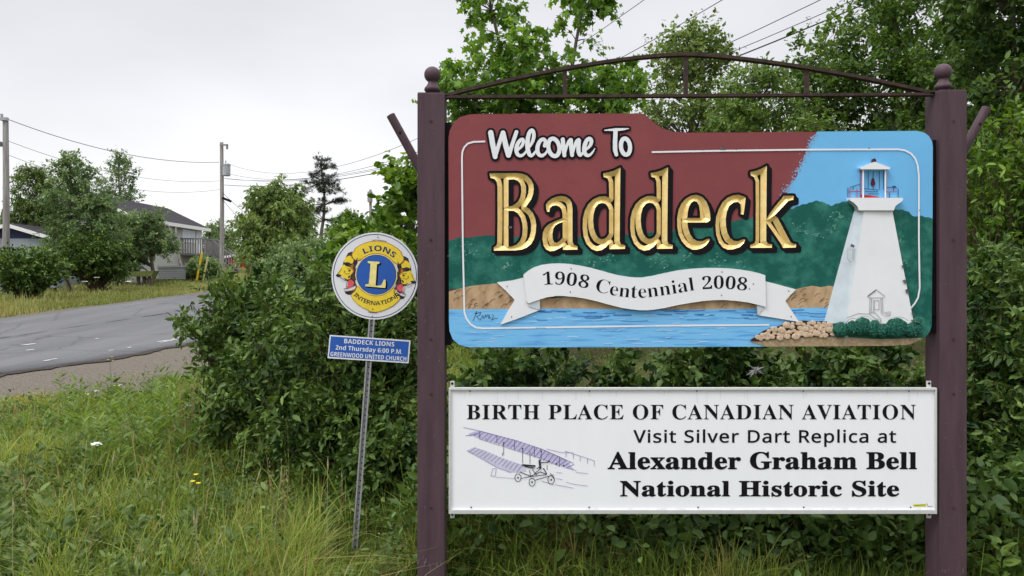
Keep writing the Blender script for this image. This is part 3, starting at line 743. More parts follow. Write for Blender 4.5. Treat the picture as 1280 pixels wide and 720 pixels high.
paint('lantern_roof', FL, FL.poly(z7([(428, 158), (615, 84), (816, 158), (806, 180), (438, 180)])), 0.030, M['white'], panel, thick=0.03)
paint('lantern_finial', FL, FL.poly(z7([(596, 84), (610, 42), (632, 42), (644, 84)])), 0.026, M['darkred'], panel, thick=0.02)
for x in (485, 770):
    a = z7([(x, 180)])[0]; c = z7([(x, 545)])[0]
    MB().tube([pxv(a[0], a[1], .016), pxv(c[0], c[1], .016)], 0.0042, 8).done('lantern_post', M['white'], panel)
st = Strips()
for x in (463, 792): st.line(z7([(x, 185), (x, 540)]), 1.0)
for p in ([(325, 400), (325, 540)], [(415, 420), (415, 540)], [(318, 458), (470, 458)], [(795, 462), (925, 462)]): st.line(z7(p), 0.9)
st.done('lantern_red_rail', 0.008, M['red'], panel)
st = Strips()
for x in (505, 562, 625, 705, 757): st.line(z7([(x, 195), (x, 430)]), 0.7)
for p in ([(325, 405), (420, 375), (460, 360)], [(360, 440), (375, 400)], [(800, 408), (880, 400), (930, 410)], [(945, 420), (945, 540)], [(835, 470), (835, 540)], [(885, 410), (885, 450)], [(300, 410), (300, 540)], [(500, 420), (700, 440)], [(520, 460), (690, 462)], [(560, 488), (700, 490)]): st.line(z7(p), 0.8)
st.line(z7([(870, 398), (915, 396)]), 2.0)
st.done('lantern_rail', 0.006, M['navy'], panel)
paint('lantern_floor', FL, FL.poly(z7([(468, 500), (560, 505), (690, 525), (700, 540), (468, 540)])), 0.007, M['red'], panel)
paint('lantern_lamp', FL, FL.poly(z7([(612, 290), (632, 290), (648, 350), (640, 382), (604, 382), (598, 350)])), 0.010, M['darkred'], panel, thick=0.008)
st = Strips()
zd = lambda pts: zl(pts)
for p in ([(152, 540), (185, 515), (217, 540)], [(152, 540), (160, 546), (212, 546), (217, 540)], [(162, 546), (160, 610)], [(168, 546), (166, 605)], [(208, 546), (210, 612)], [(202, 546), (204, 605)], [(178, 556), (195, 556), (195, 590), (177, 590), (178, 556)], [(176, 552), (175, 606)], [(75, 620), (120, 604), (160, 606), (205, 640)], [(160, 600), (178, 598), (205, 628)], [(215, 600), (238, 598), (236, 612), (215, 614)], [(218, 604), (236, 608)], [(80, 360), (78, 400), (88, 416), (100, 402), (104, 364)], [(84, 366), (98, 364), (96, 400)]): st.line(zd(p), 0.75)
st.line(zl([(117, 222), (247, 222)]), 0.8)
st.done('lighthouse_drawing', 0.0312, M['greyline'], panel)
st = Strips()
for p, wd_ in (([(90, 350), (103, 356)], 3.4), ([(286, 480), (296, 492)], 3.2), ([(296, 515), (303, 530)], 3.0), ([(281, 425), (286, 437)], 1.8), ([(318, 600), (323, 612)], 2.2), ([(316, 628), (322, 636)], 2.0), ([(154, 540), (184, 517)], 1.2)): st.line(zl(p), wd_)
st.done('paint_chip', 0.0318, M['chip'], panel)
st = Strips()
for x, y, wd_ in ((903.5, 186, 5.2), (877.5, 187.2, 2.2), (944, 185.8, 2.2), (920, 187, 1.4), (637.5, 284.2, 3.5), (1086, 185.5, 1.6), (1149, 263, 1.4), (561, 320, 2)): st.line([(x-wd_*.7, y), (x+wd_*.7, y)], wd_*.7)
st.done('paint_chip', 0.0052, M['chip'], panel)
# stones and bushes at the lighthouse foot, in low relief
paint('sand_spit', Fd, np.maximum(inb, Fd.poly([(936, 427), (960, 424), (1000, 420), (1050, 421), (1100, 424), (1158, 422), (1170, 440), (950, 440), (955, 432)])), 0.0055, M['sandtan'], panel)
Fs = Field(930, 388, 1165, 430, 0.5)
sbase = Fs.poly(smoothpoly([(935, 426), (945, 420), (955, 412), (975, 407), (990, 402), (1002, 400), (1015, 402), (1030, 401), (1045, 404), (1044, 421), (1010, 421), (975, 423), (950, 426)], 1))
paint('stone_bed', Fs, sbase, 0.009, mat('dark_stone_gaps', (0.035, 0.02, 0.015), 0.8), panel, thick=0.004)
cents = []
for k in range(2500):
    x, y = r2.uniform(937, 1043), r2.uniform(400, 424); r_ = r2.uniform(2.6, 5.4)
    j = int(np.clip((y-Fs.y0)/Fs.st, 0, Fs.ny-1)); i = int(np.clip((x-Fs.x0)/Fs.st, 0, Fs.nx-1))
    if sbase[j, i] > -1.2: continue
    if all(math.hypot((x-a)*.8, y-b_) > (r_+c)*0.60 for a, b_, c in cents): cents.append((x, y, r_))
sm = MB()
for x, y, r_ in cents:
    n = 7; rr = r2.uniform(.84, 1.12, n); th = np.arange(n)*2*np.pi/n; V = []
    for f_, hh in ((1, .009), (.90, .009+.0011*r_*.8), (.5, .009+.0011*r_)):
        V += [pxv(x+1.2*r_*.93*f_*rr[k]*math.cos(th[k]), y+.92*r_*.93*f_*rr[k]*math.sin(th[k]), hh) for k in range(n)]
    sm.add(V, [(a*n+k, a*n+(k+1) % n, (a+1)*n+(k+1) % n, (a+1)*n+k) for a in range(2) for k in range(n)] + [list(range(2*n, 3*n))])
sm.done('relief_stones', M['stone'], panel)
bf = [(1049, 411.5, 10, 10.5), (1062, 408, 11, 11.5), (1075, 406.5, 13, 13), (1090, 409.5, 10, 12.5), (1099, 413, 7.5, 9), (1117, 408.5, 17, 14), (1138, 411, 12, 10.5), (1143, 401.5, 7, 6)]
sm = MB()
for x, y, rx, ry in bf:
    n = 22; th = np.arange(n)*2*np.pi/n; V = []
    jt = 1+0.05*np.sin(th*7+x)
    for f_, hh in ((1, .004), (.97, .016), (.8, .027), (.5, .034), (.2, .037)):
        V += [pxv(x+rx*f_*jt[k]*math.cos(th[k]), min(y+ry*f_*jt[k]*math.sin(th[k]), 422.5), hh+0.002*(x % 3)) for k in range(n)]
    sm.add(V, [(a*n+k, a*n+(k+1) % n, (a+1)*n+(k+1) % n, (a+1)*n+k) for a in range(4) for k in range(n)] + [list(range(4*n, 5*n))])
sm.done('relief_bushes', M['bushgreen'], panel)
st = Strips()
for x, y, rx, ry in bf:
    for k in range(26):
        a, q = r2.uniform(0, 6.28), math.sqrt(r2.random())*.8; u, v = x+rx*q*math.cos(a), y+ry*q*math.sin(a)-1
        if v < 421: st.line([(u, v), (u+r2.uniform(-1.2, 1.2), v-r2.uniform(.2, 1.2))], .55)
    st.line([(x+rx*.93*math.cos(t), min(y+ry*.93*math.sin(t), 422)) for t in np.linspace(3.5, 5.6, 9)], .5)
st.done('relief_bush_strokes', 0.0415, M['hills_pale'], panel)

# ---- lower panel
b = MB(); b.box(pxX(563.5), pxX(1168.5), D+0.0, D+0.012, pxZ(639), pxZ(487))
low = b.done('lower_panel', M['whitepanel'], sign)
for (x0, x1, y0, y1) in ((561, 1170, 484.5, 487.6), (561, 1170, 636.6, 641.8), (561, 563.6, 487.6, 636.6), (1167.6, 1170, 487.6, 636.6)):
    b = MB(); b.box(pxX(x0), pxX(x1), D-0.011, D+0.016, pxZ(y1), pxZ(y0), bev=0.002); b.done('edge_trim', M['alu'], low)
tx = Text()
tx.line(serif('BIRTH PLACE OF CANADIAN AVIATION'), 583.5, 1144.5, 524, 506, serif('H'), space=1.08)
tx.done('panel_lettering', 0.0015, M['black'], low); tx = Text()
tx.line(sans('Visit Silver Dart Replica at'), 791.5, 1120, 553, 537.5, sans('D'), offset=0.016, space=1.1)
tx.done('panel_lettering', 0.0015, M['black'], low); tx = Text()
tx.line(serif('Alexander Graham Bell'), 759.5, 1146, 586, 565, serif('B'), offset=0.016, space=1.02)
tx.done('panel_lettering', 0.0015, M['black'], low); tx = Text()
tx.line(serif('National Historic Site'), 775, 1124, 620, 601, serif('H'), offset=0.016, space=1.02)
tx.done('panel_lettering', 0.0015, M['black'], low)
za8 = zc(570, 520, 6.544)
Fa = Field(572, 524, 745, 614, 0.5)
paint('upper_wing_print', Fa, Fa.poly(za8([(100, 146), (150, 126), (200, 121), (340, 157), (480, 196), (560, 230), (700, 270), (850, 335), (905, 365), (965, 440), (900, 425), (850, 408), (780, 375), (700, 348), (640, 328), (545, 297), (470, 275), (330, 218), (190, 186)])), 0.0008, M['lavender'], low)
paint('lower_wing_print', Fa, Fa.poly(za8([(88, 282), (150, 254), (240, 282), (320, 318), (400, 352), (540, 398), (580, 450), (520, 462), (450, 460), (340, 422), (210, 348)])), 0.0008, M['lavpale'], low)
st = Strips(); w0 = Strips()
for u in np.linspace(0, 1, 26):
    tx_, ty_ = 110+u*830, np.interp(u, [0, .1, .45, .7, 1], [148, 122, 196, 268, 390]); w0.line(za8([(tx_+26, ty_+4), (tx_-30, ty_+np.interp(u, [0, .2, .8, 1], [14, 62, 74, 30]))]), 0.8)
for u in np.linspace(0.03, 1, 14):
    w0.line(za8([(150+u*390, 254+u*146), (95+u*400, 288+u*172)]), 0.55)
w0.line(za8([(60, 92), (200, 122), (480, 196), (700, 268), (850, 334), (960, 385)]), 0.6)
w0.line(za8([(190, 186), (470, 275), (700, 348), (850, 410)]), 0.5); w0.line(za8([(90, 282), (210, 348), (340, 422), (450, 462)]), 0.5)
w0.line(za8([(285, 490), (300, 430), (330, 428), (320, 490), (285, 490)]), 0.5)
w0.line(za8([(320, 498), (480, 510)]), 0.4)
for p in ([(740, 268), (850, 296), (960, 300)], [(890, 285), (1075, 345), (1135, 368)], [(870, 345), (960, 385)], [(810, 560), (960, 588)], [(700, 530), (800, 562)], [(820, 510), (870, 520)], [(900, 540), (980, 560), (1080, 572)], [(980, 460), (1080, 470)], [(820, 460), (870, 465)], [(900, 420), (985, 445)]): w0.line(za8(p), 0.5)
for x, y in ((900, 290), (960, 305), (1015, 325), (1075, 345), (1130, 365)): w0.line(za8([(x, y), (x, y+45)]), 0.5)
w0.done('wing_ribs_print', 0.0012, M['violet'], low)
for x, y0, y1 in ((195, 125, 185), (335, 160, 225), (390, 215, 320), (480, 200, 280), (545, 270, 385), (640, 250, 335), (697, 270, 350), (845, 330, 415), (605, 290, 390), (245, 180, 195), (470, 240, 250), (380, 300, 330), (745, 400, 440)): st.line(za8([(x, y0), (x, y1)]), 0.6)
for x, y in ((697, 290), (762, 368), (545, 265), (390, 218), (820, 390), (880, 405)): st.circ(*za8([(x, y)])[0], 0.6, 1.0, 6)
for x, y, rx, ry in ((507, 503, 25, 32), (622, 540, 25, 32), (778, 520, 27, 34)):
    cx_, cy_ = za8([(x, y)])[0]; st.circ(cx_, cy_, rx/6.544, .75, 20, ry=ry/6.544); st.circ(cx_, cy_, .7, 1.2, 6)
for p, wd_ in (([(540, 398), (650, 408)], 3.2), ([(560, 410), (640, 425)], 2), ([(682, 358), (690, 430)], 3.6), ([(690, 352), (694, 362)], 2.6), ([(690, 380), (740, 378), (765, 370)], 1.6), ([(660, 430), (690, 410)], 1.4),
               ([(530, 508), (620, 492), (740, 478)], 1.2), ([(640, 525), (760, 490), (800, 478)], 1.2), ([(520, 455), (610, 490), (690, 455), (740, 475)], 1.4), ([(600, 440), (610, 485)], 1.1), ([(690, 430), (640, 470)], 1.2), ([(715, 425), (740, 470)], 1.8), ([(770, 465), (800, 510)], 1.2), ([(620, 430), (660, 480)], 1.1)): st.line(za8(p), wd_*.68)
st.done('aircraft_print', 0.0015, M['ink'], low)
st = Strips()
for x in (587.5, 737, 871, 1004, 1136): st.line([(x-.9, 488.9), (x+.9, 488.9)], 1.7)
for x in (589, 736.5, 872.5, 1004.5, 1138): st.line([(x-.9, 634), (x+.9, 634)], 1.7)
st.done('panel_screw', 0.002, M['hole'], low)
st = Strips(); r3 = np.random.default_rng(8)
for k in range(34):
    x = r3.uniform(568, 1162); l = abs(r3.normal(4, 5)); st.line([(x, 488.2), (x+r3.normal(0, .2), 488.2+l)], r3.uniform(.3, .8))
for x in (587.5, 737, 871, 1004, 1136): st.line([(x, 489), (x+.2, 489+r3.uniform(5, 14))], .7)
for k in range(30):
    x = r3.uniform(568, 1162); st.line([(x, 636.4), (x+r3.uniform(1, 9), 636.2)], r3.uniform(.3, .9))
st.done('panel_grime', 0.0012, mat('pale_grey_grime', (0.66, 0.66, 0.67), 0.7), low)
Strips().line([(1141.5, 631.4), (1157.5, 631.4)], 3.2).done('maker_sticker', 0.0015, mat('yellow_green_sticker', (0.62, 0.62, 0.06), 0.5), low)
Strips().line([(1143, 631.8), (1156, 631)], .6).line([(1158, 629), (1160, 633), (1166, 632.5)], .5).done('maker_sticker_print', 0.0019, M['ink'], low)
for x, y, sg_ in ((565, 481, 1), (1163.5, 480.8, 1), (565, 645.2, -1), (1163.5, 645.2, -1)):
    b = MB(); b.box(pxX(x-2.8), pxX(x+2.8), D+0.016, D+0.024, pxZ(y+4), pxZ(y-4), bev=0.002)
    o = b.done('bracket', M['alu'], sign)
    MB().lathe([(0.006, -0.003), (0.006, 0.0)], pxv(x, y-1, -0.0158), 10, axis='y').done('bolt', M['hole'], o)

# ================================================================== ROUND CLUB SIGN ON ITS POST
YC = 4.55; KC = YC/FPX
club = empty('club_sign', ((444-CX)*KC, YC, float(zg((444-CX)*KC, YC))),
             label='round white club emblem sign with two lion heads, leaning on a perforated steel post', cat='sign')
def cpt(x, y, h): return face_pt(np.array([x]), np.array([y]), h, YC, KC)[0]
# perforated U-channel post, leaning
pd = np.array([444.3-465.3, 672-392.0]); ph = np.array([1, 21/280.])*3.7
def pside(s_, u, h):
    c = np.array([465.3, 392.0]) + pd*u; return cpt(c[0]+s_*3.7, c[1]+s_*3.7*0.075, h)
b = MB()
for (sa, ha, sb, hb) in ((-1, 0, -.55, 0), (-.55, 0, -.5, -.022), (-.5, -.022, .5, -.022), (.5, -.022, .55, 0), (.55, 0, 1, 0)): pass
for (sa, sb, h0, h1) in ((-1, -.62, -.004, -.001), (-.62, -.5, -.022, -.001), (.5, .62, -.022, -.001), (.62, 1, -.004, -.001), (-.5, .5, -.022, -.019)):
    q = [pside(s_, u, h) for u in (-0.16, 1.12) for s_ in (sa, sb) for h in (h0, h1)]
    b.add(q, [(0, 1, 3, 2), (4, 6, 7, 5), (0, 4, 5, 1), (2, 3, 7, 6), (0, 2, 6, 4), (1, 5, 7, 3)])
cpost = b.done('post', M['galv'], club)
b = MB()
for u in np.arange(0.0, 1.1, 0.0268):
    c = pside(0, u, -0.0185); V = [(c[0]+.0046*math.cos(t), c[1], c[2]+.0046*math.sin(t)) for t in np.arange(8)*math.pi/4]; b.poly(V)
b.done('post_perforation', M['hole'], cpost)
# disc
zcl = zc(410, 285, 6.0); C0 = (468.7, 344.9)
Fc = Field(408, 284, 530, 406, 0.3)
disc = paint('emblem_disc', Fc, Fc.circle(*C0, 54.4), 0.0, M['signwhite'], club, thick=0.004, Yd=YC, k=KC)
CK = dict(Yd=YC, k=KC)
paint('rim_line', Fc, np.maximum(Fc.circle(*C0, 52.3), -Fc.circle(*C0, 51.4)), 0.0006, M['navy'], disc, **CK)
Lc = (410+363/6, 285+350/6)
lion = {
 'mane': [[(150,190),(178,178),(205,192),(222,215),(215,235),(226,255),(205,290),(212,320),(200,345),(210,380),(203,405),(216,430),(212,455),(190,482),(172,502),(150,500),(130,490),(118,460),(150,442),(150,400),(130,395),(95,330),(110,275),(118,250),(135,215)]],
 'yellow': [[(125,225),(148,212),(170,206),(190,226),(194,246),(182,270),(160,262),(140,262),(120,262)], [(118,272),(135,285),(158,292),(175,300),(190,330),(172,345),(168,378),(148,388),(125,375),(100,362),(62,352),(78,330),(92,305),(105,285)]],
 'orange': [[(165,285),(188,268),(196,275),(190,300),(198,325),(186,345),(178,362),(174,345),(184,325)], [(108,280),(120,270),(112,300),(95,318)]],
 'jaw': [[(84,362),(108,364),(124,388),(120,404),(104,398),(90,385)], [(128,398),(150,392),(148,436),(132,444)], [(118,456),(148,450),(176,442),(206,428),(212,448),(190,466),(150,474),(124,474)]],
 'pink': [[(150,396),(172,384),(190,394),(198,412),(186,438),(160,448),(140,448),(150,430)]],
 'mark': [[(58,350),(80,344),(106,356),(84,368),(62,364)], [(126,270),(148,263),(162,276),(146,284),(132,284)], [(150,318),(168,312),(172,322),(156,328)], [(120,318),(132,322),(124,332)], [(148,368),(166,352),(170,362),(154,378)], [(132,484),(160,478),(172,486),(150,500)]],
}
def mirror(pts):
    a = R(10); o = []
    for x, y in pts:
        dx, dy = 363-x, y-350; o.append((363+dx*math.cos(a)-dy*math.sin(a), 350+dx*math.sin(a)+dy*math.cos(a)))
    return o
LM = {'mane': M['mane'], 'yellow': M['yellow'], 'orange': M['orange'], 'jaw': M['jaw'], 'pink': M['pink'], 'mark': M['ink']}
for side in (0, 1):
    fs = {k: np.minimum.reduce([Fc.poly(zcl(smoothpoly(mirror(p) if side else p, 1))) for p in v]) for k, v in lion.items()}
    h = paint('lion_head', Fc, fs['mane'], 0.0007, LM['mane'], disc, **CK)
    for i, k in enumerate(('orange', 'yellow', 'jaw', 'pink', 'mark')):
        nm = {'orange': 'cheek', 'yellow': 'face', 'jaw': 'muzzle', 'pink': 'mouth', 'mark': 'nose_and_eye'}[k]
        o = paint(nm, Fc, fs[k], 0.0010+0.0003*i, LM[k], disc, **CK)
for side in (0, 1):
    st = Strips()
    for p, wd_ in (([(148,192),(178,180),(206,196),(222,216)],.9), ([(118,264),(150,257),(184,276)],.8), ([(200,248),(190,300),(206,340)],.7), ([(214,300),(196,350),(210,390)],.7), ([(190,330),(170,380),(196,402)],.6), ([(85,364),(125,391),(152,395)],.6), ([(118,457),(150,453),(208,430)],.6), ([(170,500),(204,468),(214,436)],1.0), ([(128,488),(160,472),(190,480)],.9),
                   ([(104,300),(92,322),(66,352)],.5), ([(140,300),(160,308),(176,304)],.5), ([(118,330),(140,345),(165,340)],.45), ([(176,215),(196,240),(192,262)],.6), ([(150,384),(142,412),(136,446)],.5), ([(222,225),(210,250),(214,275)],1.0)):
        st.line(zcl(mirror(p) if side else p), wd_)
    st.done('lion_ink_lines', 0.0026, M['ink'], disc, **CK)
def arcp(r, a0, a1, n=30, c=Lc): return [(c[0]+r*math.cos(R(a)), c[1]+r*math.sin(R(a))) for a in np.linspace(a0, a1, n)]
band = Fc.poly(arcp(27.0, 224, 324) + arcp(41.5, 318, 230)[0:30])
band = np.minimum(band, Fc.stroke([(*arcp(34, 226, 227, 2)[0], 6.2), (*arcp(34, 231, 232, 2)[0], 6.4)])); band = np.minimum(band, Fc.stroke([(*arcp(34, 319, 320, 2)[0], 6.4), (*arcp(34, 324, 325, 2)[0], 6.2)]))
paint('scroll_outline', Fc, band, 0.0024, M['orange'], disc, iso=0.9, **CK)
paint('scroll', Fc, band, 0.0028, M['yellow'], disc, **CK)
low_b = Fc.poly(arcp(27, 38, 148) + [(410+172/6, 285+500/6)] + zcl([(190, 535), (225, 572), (265, 598), (300, 612), (320, 624), (363, 630), (395, 622), (440, 606), (490, 580), (525, 548), (540, 525)]))
paint('lower_scroll_outline', Fc, low_b, 0.0024, M['orange'], disc, iso=0.6, **CK)
paint('lower_scroll', Fc, low_b, 0.0028, M['yellow'], disc, **CK)
paint('ring', Fc, Fc.circle(*Lc, 26.0), 0.0032, M['cream'], disc, **CK)
paint('ring_line', Fc, Fc.circle(*Lc, 25.0), 0.0035, M['navy'], disc, **CK)
paint('centre_disc', Fc, Fc.circle(*Lc, 24.3), 0.0038, M['royal'], disc, **CK)
Lp = [(298,248),(330,250),(388,254),(386,268),(368,272),(360,400),(358,430),(372,434),(400,428),(414,402),(420,386),(432,388),(434,420),(430,450),(350,443),(280,437),(280,424),(306,420),(312,370),(320,268),(300,262)]
fl = Fc.poly(zcl(Lp)); fs_ = np.minimum.reduce([Fc.shift(fl, d, d*.9) for d in (.9, 1.5, 2.1)])
paint('letter_shadow', Fc, fs_, 0.0041, M['black'], disc, **CK)
paint('initial_letter', Fc, fl, 0.0044, M['cream'], disc, **CK)
tx = Text(); cv = arcp(29.6, 225, 325, 60); s_len = 29.6*R(100)
tx.along(sans('LIONS', True), cv, s_len*0.15, s_len*0.91, 6.9, sans('H', True), offset=0.0); tx.done('emblem_lettering', 0.0034, M['navy'], disc, **CK)
tx = Text(); cv = arcp(38.2, 150, 28, 60); s_len = 38.2*R(122)
tx.along(sans('INTERNATIONAL', True), cv, s_len*0.10, s_len*0.96, 5.0, sans('H', True), offset=-0.01); tx.done('emblem_lettering', 0.0034, M['ink'], disc, **CK)
Strips().line(zcl([(330, 90), (345, 93), (360, 88), (380, 92), (420, 97), (440, 102)]), .6).line(zcl([(300, 628), (330, 634), (370, 630)]), .8).done('emblem_ornament', 0.0036, M['mane'], disc, **CK)
st = Strips()
for x, y in ((375, 69), (333, 662), (336, 608)): st.circ(410+x/6, 285+y/6, .45, .9, 7)
st.done('bolt', 0.004, M['hole'], disc, **CK)
# blue meeting plate below
Fp = Field(405, 412, 520, 462, 0.4); zp = zc(390, 370, 8.0)
pp = zp([(178, 388), (986, 443), (966, 672), (157, 620)])
plate = paint('meeting_plate', Fp, Fp.poly(pp), 0.004, M['signwhite'], club, thick=0.003, **CK)
paint('blue_field', Fp, Fp.poly(zp([(190, 402), (972, 456), (954, 657), (171, 607)])), 0.0046, M['royal'], plate, **CK)
tl = math.atan2(55, 808); tx = Text()
def pline(body, x0, x1, yb, hh): 
    a = zp([(x0, 0), (x1, 0)]); y = (370+yb/8.0); tx.line(body, a[0][0], a[1][0], y, y-hh/8.0, sans('H', True), offset=-0.004, tilt=tl)
pline(sans('BADDECK LIONS', True), 322, 824, 488, 44)
pline(sans('2nd Thursday 6:00 P.M.', True), 236, 904, 557, 44)
pline(sans('GREENWOOD UNITED CHURCH', True), 184, 944, 624, 42)
tx.done('plate_lettering', 0.0052, M['signwhite'], plate, **CK)

# ================================================================== PLANTS
LEAF = {
 'oval': (np.array([(0,0,0),(.30,.19,.05),(.66,.18,.0),(1,0,-.14),(.66,-.18,.0),(.30,-.19,.05)]), [(0,1,2,3),(0,3,4,5)]),
 'broad': (np.array([(0,0,0),(.28,.28,.06),(.66,.25,.0),(1,0,-.16),(.66,-.25,.0),(.28,-.28,.06)]), [(0,1,2,3),(0,3,4,5)]),
 'dia': (np.array([(0,0,0),(.45,.33,.06),(1,0,-.1),(.45,-.33,.06)]), [(0,1,2),(0,2,3)]),
 'narrow': (np.array([(0,0,0),(.4,.13,.03),(1,0,-.12),(.4,-.13,.03)]), [(0,1,2),(0,2,3)]),
 'maple': (np.array([(0.0,0,0),(.12,.36,-.05),(.30,.22,0),(.52,.56,-.1),(.60,.22,0),(1.0,0,-.12),(.60,-.22,0),(.52,-.56,-.1),(.30,-.22,0),(.12,-.36,-.05)]),
           [(0,1,2),(0,2,4),(2,3,4),(0,4,5),(0,5,6),(0,6,8),(6,7,8),(0,8,9)]),
 'tuft': (np.array([(0,.05,0),(1,0,0),(0,-.05,0),(.1,.05,.02),(.85,.45,.1),(.2,0,.02),(.1,-.05,.02),(.85,-.45,.1),(.2,0,-.02),(.1,0,.05),(.8,.1,.45),(.15,.05,0)]), [(0,1,2),(3,4,5),(6,7,8),(9,10,11)]),
}
def leaves(rg, P, A, size, kind, up=0.6, jit=0.38):
    """P (n,3) positions, A (n,3) growth directions"""
    T, FF = LEAF[kind]; n = len(P)
    A = A/(np.linalg.norm(A, axis=1, keepdims=True)+1e-9)
    Nn = rg.normal(0, 1, (n, 3))*(1-up) + np.array([0, 0, 1.0])*up
    B = np.cross(Nn, A); B /= np.linalg.norm(B, axis=1, keepdims=True)+1e-9
    Nn = np.cross(A, B)
    sz = size*np.exp(np.clip(rg.normal(0, jit, n), -.8, .42))
    wv = rg.uniform(0.8, 1.15, n)
    V = P[:, None, :] + sz[:, None, None]*(T[None, :, 0:1]*A[:, None, :] + wv[:, None, None]*T[None, :, 1:2]*B[:, None, :] + T[None, :, 2:3]*Nn[:, None, :])
    k = len(T); off = (np.arange(n)*k)
    li = np.concatenate([(off[:, None] + np.array(f)[None]) for f in FF], 1).ravel()
    lt = np.tile(np.array([len(f) for f in FF]), n)
    return V.reshape(-1, 3), li, lt, k

def ell_pts(rg, c, r, n, shell=0.55):
    d = rg.normal(0, 1, (n, 3)); d /= np.linalg.norm(d, axis=1, keepdims=True)
    return np.asarray(c) + d*np.asarray(r)*(rg.uniform(shell**3, 1, n)**(1/3.))[:, None]

def plant(name, label, cat, base, blobs, leaders=None, n_ends=120, twigs=4, twig_len=0.25, per=10, leaf=0.05, kind='oval', lm=None, bark=None,
          trunk_r=0.05, droop=0.25, group=None, seed=1, shell=0.5, stems=0, wood=True, spread=0.35, zmin=None, parts=('trunk', 'crown'), up=0.6, tint0=0.0, limb_sides=4, flat=0.0, outside=True):
    """trunk leaders from the base, limbs out to end points spread through the blobs, twigs and leaves round every end"""
    rg = np.random.default_rng(seed); base = np.asarray(base, float)
    tot = sum(b_[2] for b_ in blobs); E = []
    for c, r, wt in blobs: E.append(ell_pts(rg, c, r, max(3, int(n_ends*wt/tot)), shell))
    E = np.concatenate(E)
    if zmin is not None: E = E[E[:, 2] > zmin]
    wb = MB()
    lead = []
    for ld in (leaders or []):
        P = np.asarray(ld, float); P = smoothpoly(P, 2, closed=False); u = np.linspace(0, 1, len(P))
        P[1:-1] += rg.normal(0, trunk_r*0.5, (len(P)-2, 3)); lead.append(P)
        wb.tube(P, trunk_r*(1.05-0.93*u), 9)
    LP = []; LA = []; LT = []
    allp = np.concatenate(lead) if lead else None
    for e_ in E:
        if allp is not None:
            hd = np.hypot(allp[:, 0]-e_[0], allp[:, 1]-e_[1]); want = e_[2]-hd*(0.55-flat)
            o_ = allp[np.argmin((allp[:, 2]-want)**2*1.0 + 0.3*hd**2)]
            r0 = trunk_r*0.30*(0.4+0.6*rg.random())
        else:
            o_ = base + np.array([rg.normal(0, 0.12), rg.normal(0, 0.12), 0.0])*spread*3; r0 = trunk_r*(0.5+0.5*rg.random())
        d = e_-o_; ln = np.linalg.norm(d)+1e-6
        mid = o_ + d*0.5 + np.array([0, 0, ln*(0.10 if allp is not None else -0.02)]) + rg.normal(0, ln*0.05, 3)
        if allp is None: mid = o_ + d*np.array([0.32, 0.32, 0.58]) + rg.normal(0, ln*0.05, 3)
        tt = np.linspace(0, 1, 5)[:, None]; C = (1-tt)**2*o_ + 2*tt*(1-tt)*mid + tt**2*e_
        if wood: wb.tube(C, r0*np.linspace(1, 0.22, 5), limb_sides, caps=False)
        ld_ = C[-1]-C[-3]; ld_ /= np.linalg.norm(ld_)+1e-9; ct = rg.normal(0, 0.19)
        for k in range(twigs):
            s0 = C[4] if k < 2 else C[3]+(C[4]-C[3])*rg.random() if k < twigs-1 else C[2]+(C[4]-C[2])*rg.random()
            dr = ld_*0.55 + rg.normal(0, 0.62, 3) + np.array([0, 0, 0.12]); dr /= np.linalg.norm(dr)+1e-9
            if flat: dr[2] *= 1-flat
            L_ = twig_len*rg.uniform(0.5, 1.25)
            tip = s0 + dr*L_ + np.array([0, 0, -droop*L_*0.5])
            if wood and base[1] < 10 and k < 2: wb.tube([s0, (s0+tip)/2+np.array([0, 0, 0.06*L_]), tip], [r0*0.24, r0*0.18, r0*0.08], 3, caps=False)
            n = max(2, int(per*rg.uniform(0.6, 1.4))); u = rg.uniform(0.08, 1.05, n)[:, None]
            pp_ = s0 + (tip-s0)*u + rg.normal(0, twig_len*0.08, (n, 3))
            LP.append(pp_); LA.append(dr*0.6 + rg.normal(0, 0.6, (n, 3)) + np.array([0, 0, -droop])); LT.append(np.clip(0.40+ct+rg.normal(0, 0.20, n)+tint0, 0, 1))
    LP = np.concatenate(LP); LA = np.concatenate(LA); LT = np.concatenate(LT)
    if zmin is not None:
        k_ = LP[:, 2] > zmin-0.02; LP, LA, LT = LP[k_], LA[k_], LT[k_]
    V, li, lt, k = leaves(rg, LP, LA, leaf, kind, up)
    root = empty(name, tuple(base), label=label, cat=cat, group=group)
    if wb.V: wb.done(parts[0], bark, root, smooth=True)
    o = mk(parts[1], V, (li, lt), lm, root, attr={'tint': np.repeat(LT, k)})
    return root

M['bark'] = mat('grey_brown_bark', (0.075, 0.062, 0.05), 0.9, scale=12, col2=(0.17, 0.15, 0.125), bump=0.6, stretch=(1, 1, 0.25))
M['palebark'] = mat('pale_aspen_bark', (0.22, 0.215, 0.19), 0.85, scale=9, col2=(0.42, 0.41, 0.37), bump=0.4, stretch=(1, 1, 0.6))
M['twig'] = mat('brown_shrub_stems', (0.05, 0.036, 0.025), 0.9, scale=30, col2=(0.11, 0.08, 0.055))
lf_shrub = leafmat('shrub_leaves', (0.015, 0.046, 0.009), (0.175, 0.27, 0.06), 0.20)
lf_dark = leafmat('dark_shrub_leaves', (0.013, 0.040, 0.008), (0.15, 0.24, 0.055), 0.18)
lf_bright = leafmat('bright_young_leaves', (0.035, 0.09, 0.012), (0.22, 0.35, 0.06), 0.38)
lf_maple = leafmat('maple_leaves', (0.06, 0.14, 0.022), (0.25, 0.42, 0.08), 0.46)
lf_willow = leafmat('willow_leaves', (0.065, 0.115, 0.025), (0.23, 0.31, 0.09), 0.37)
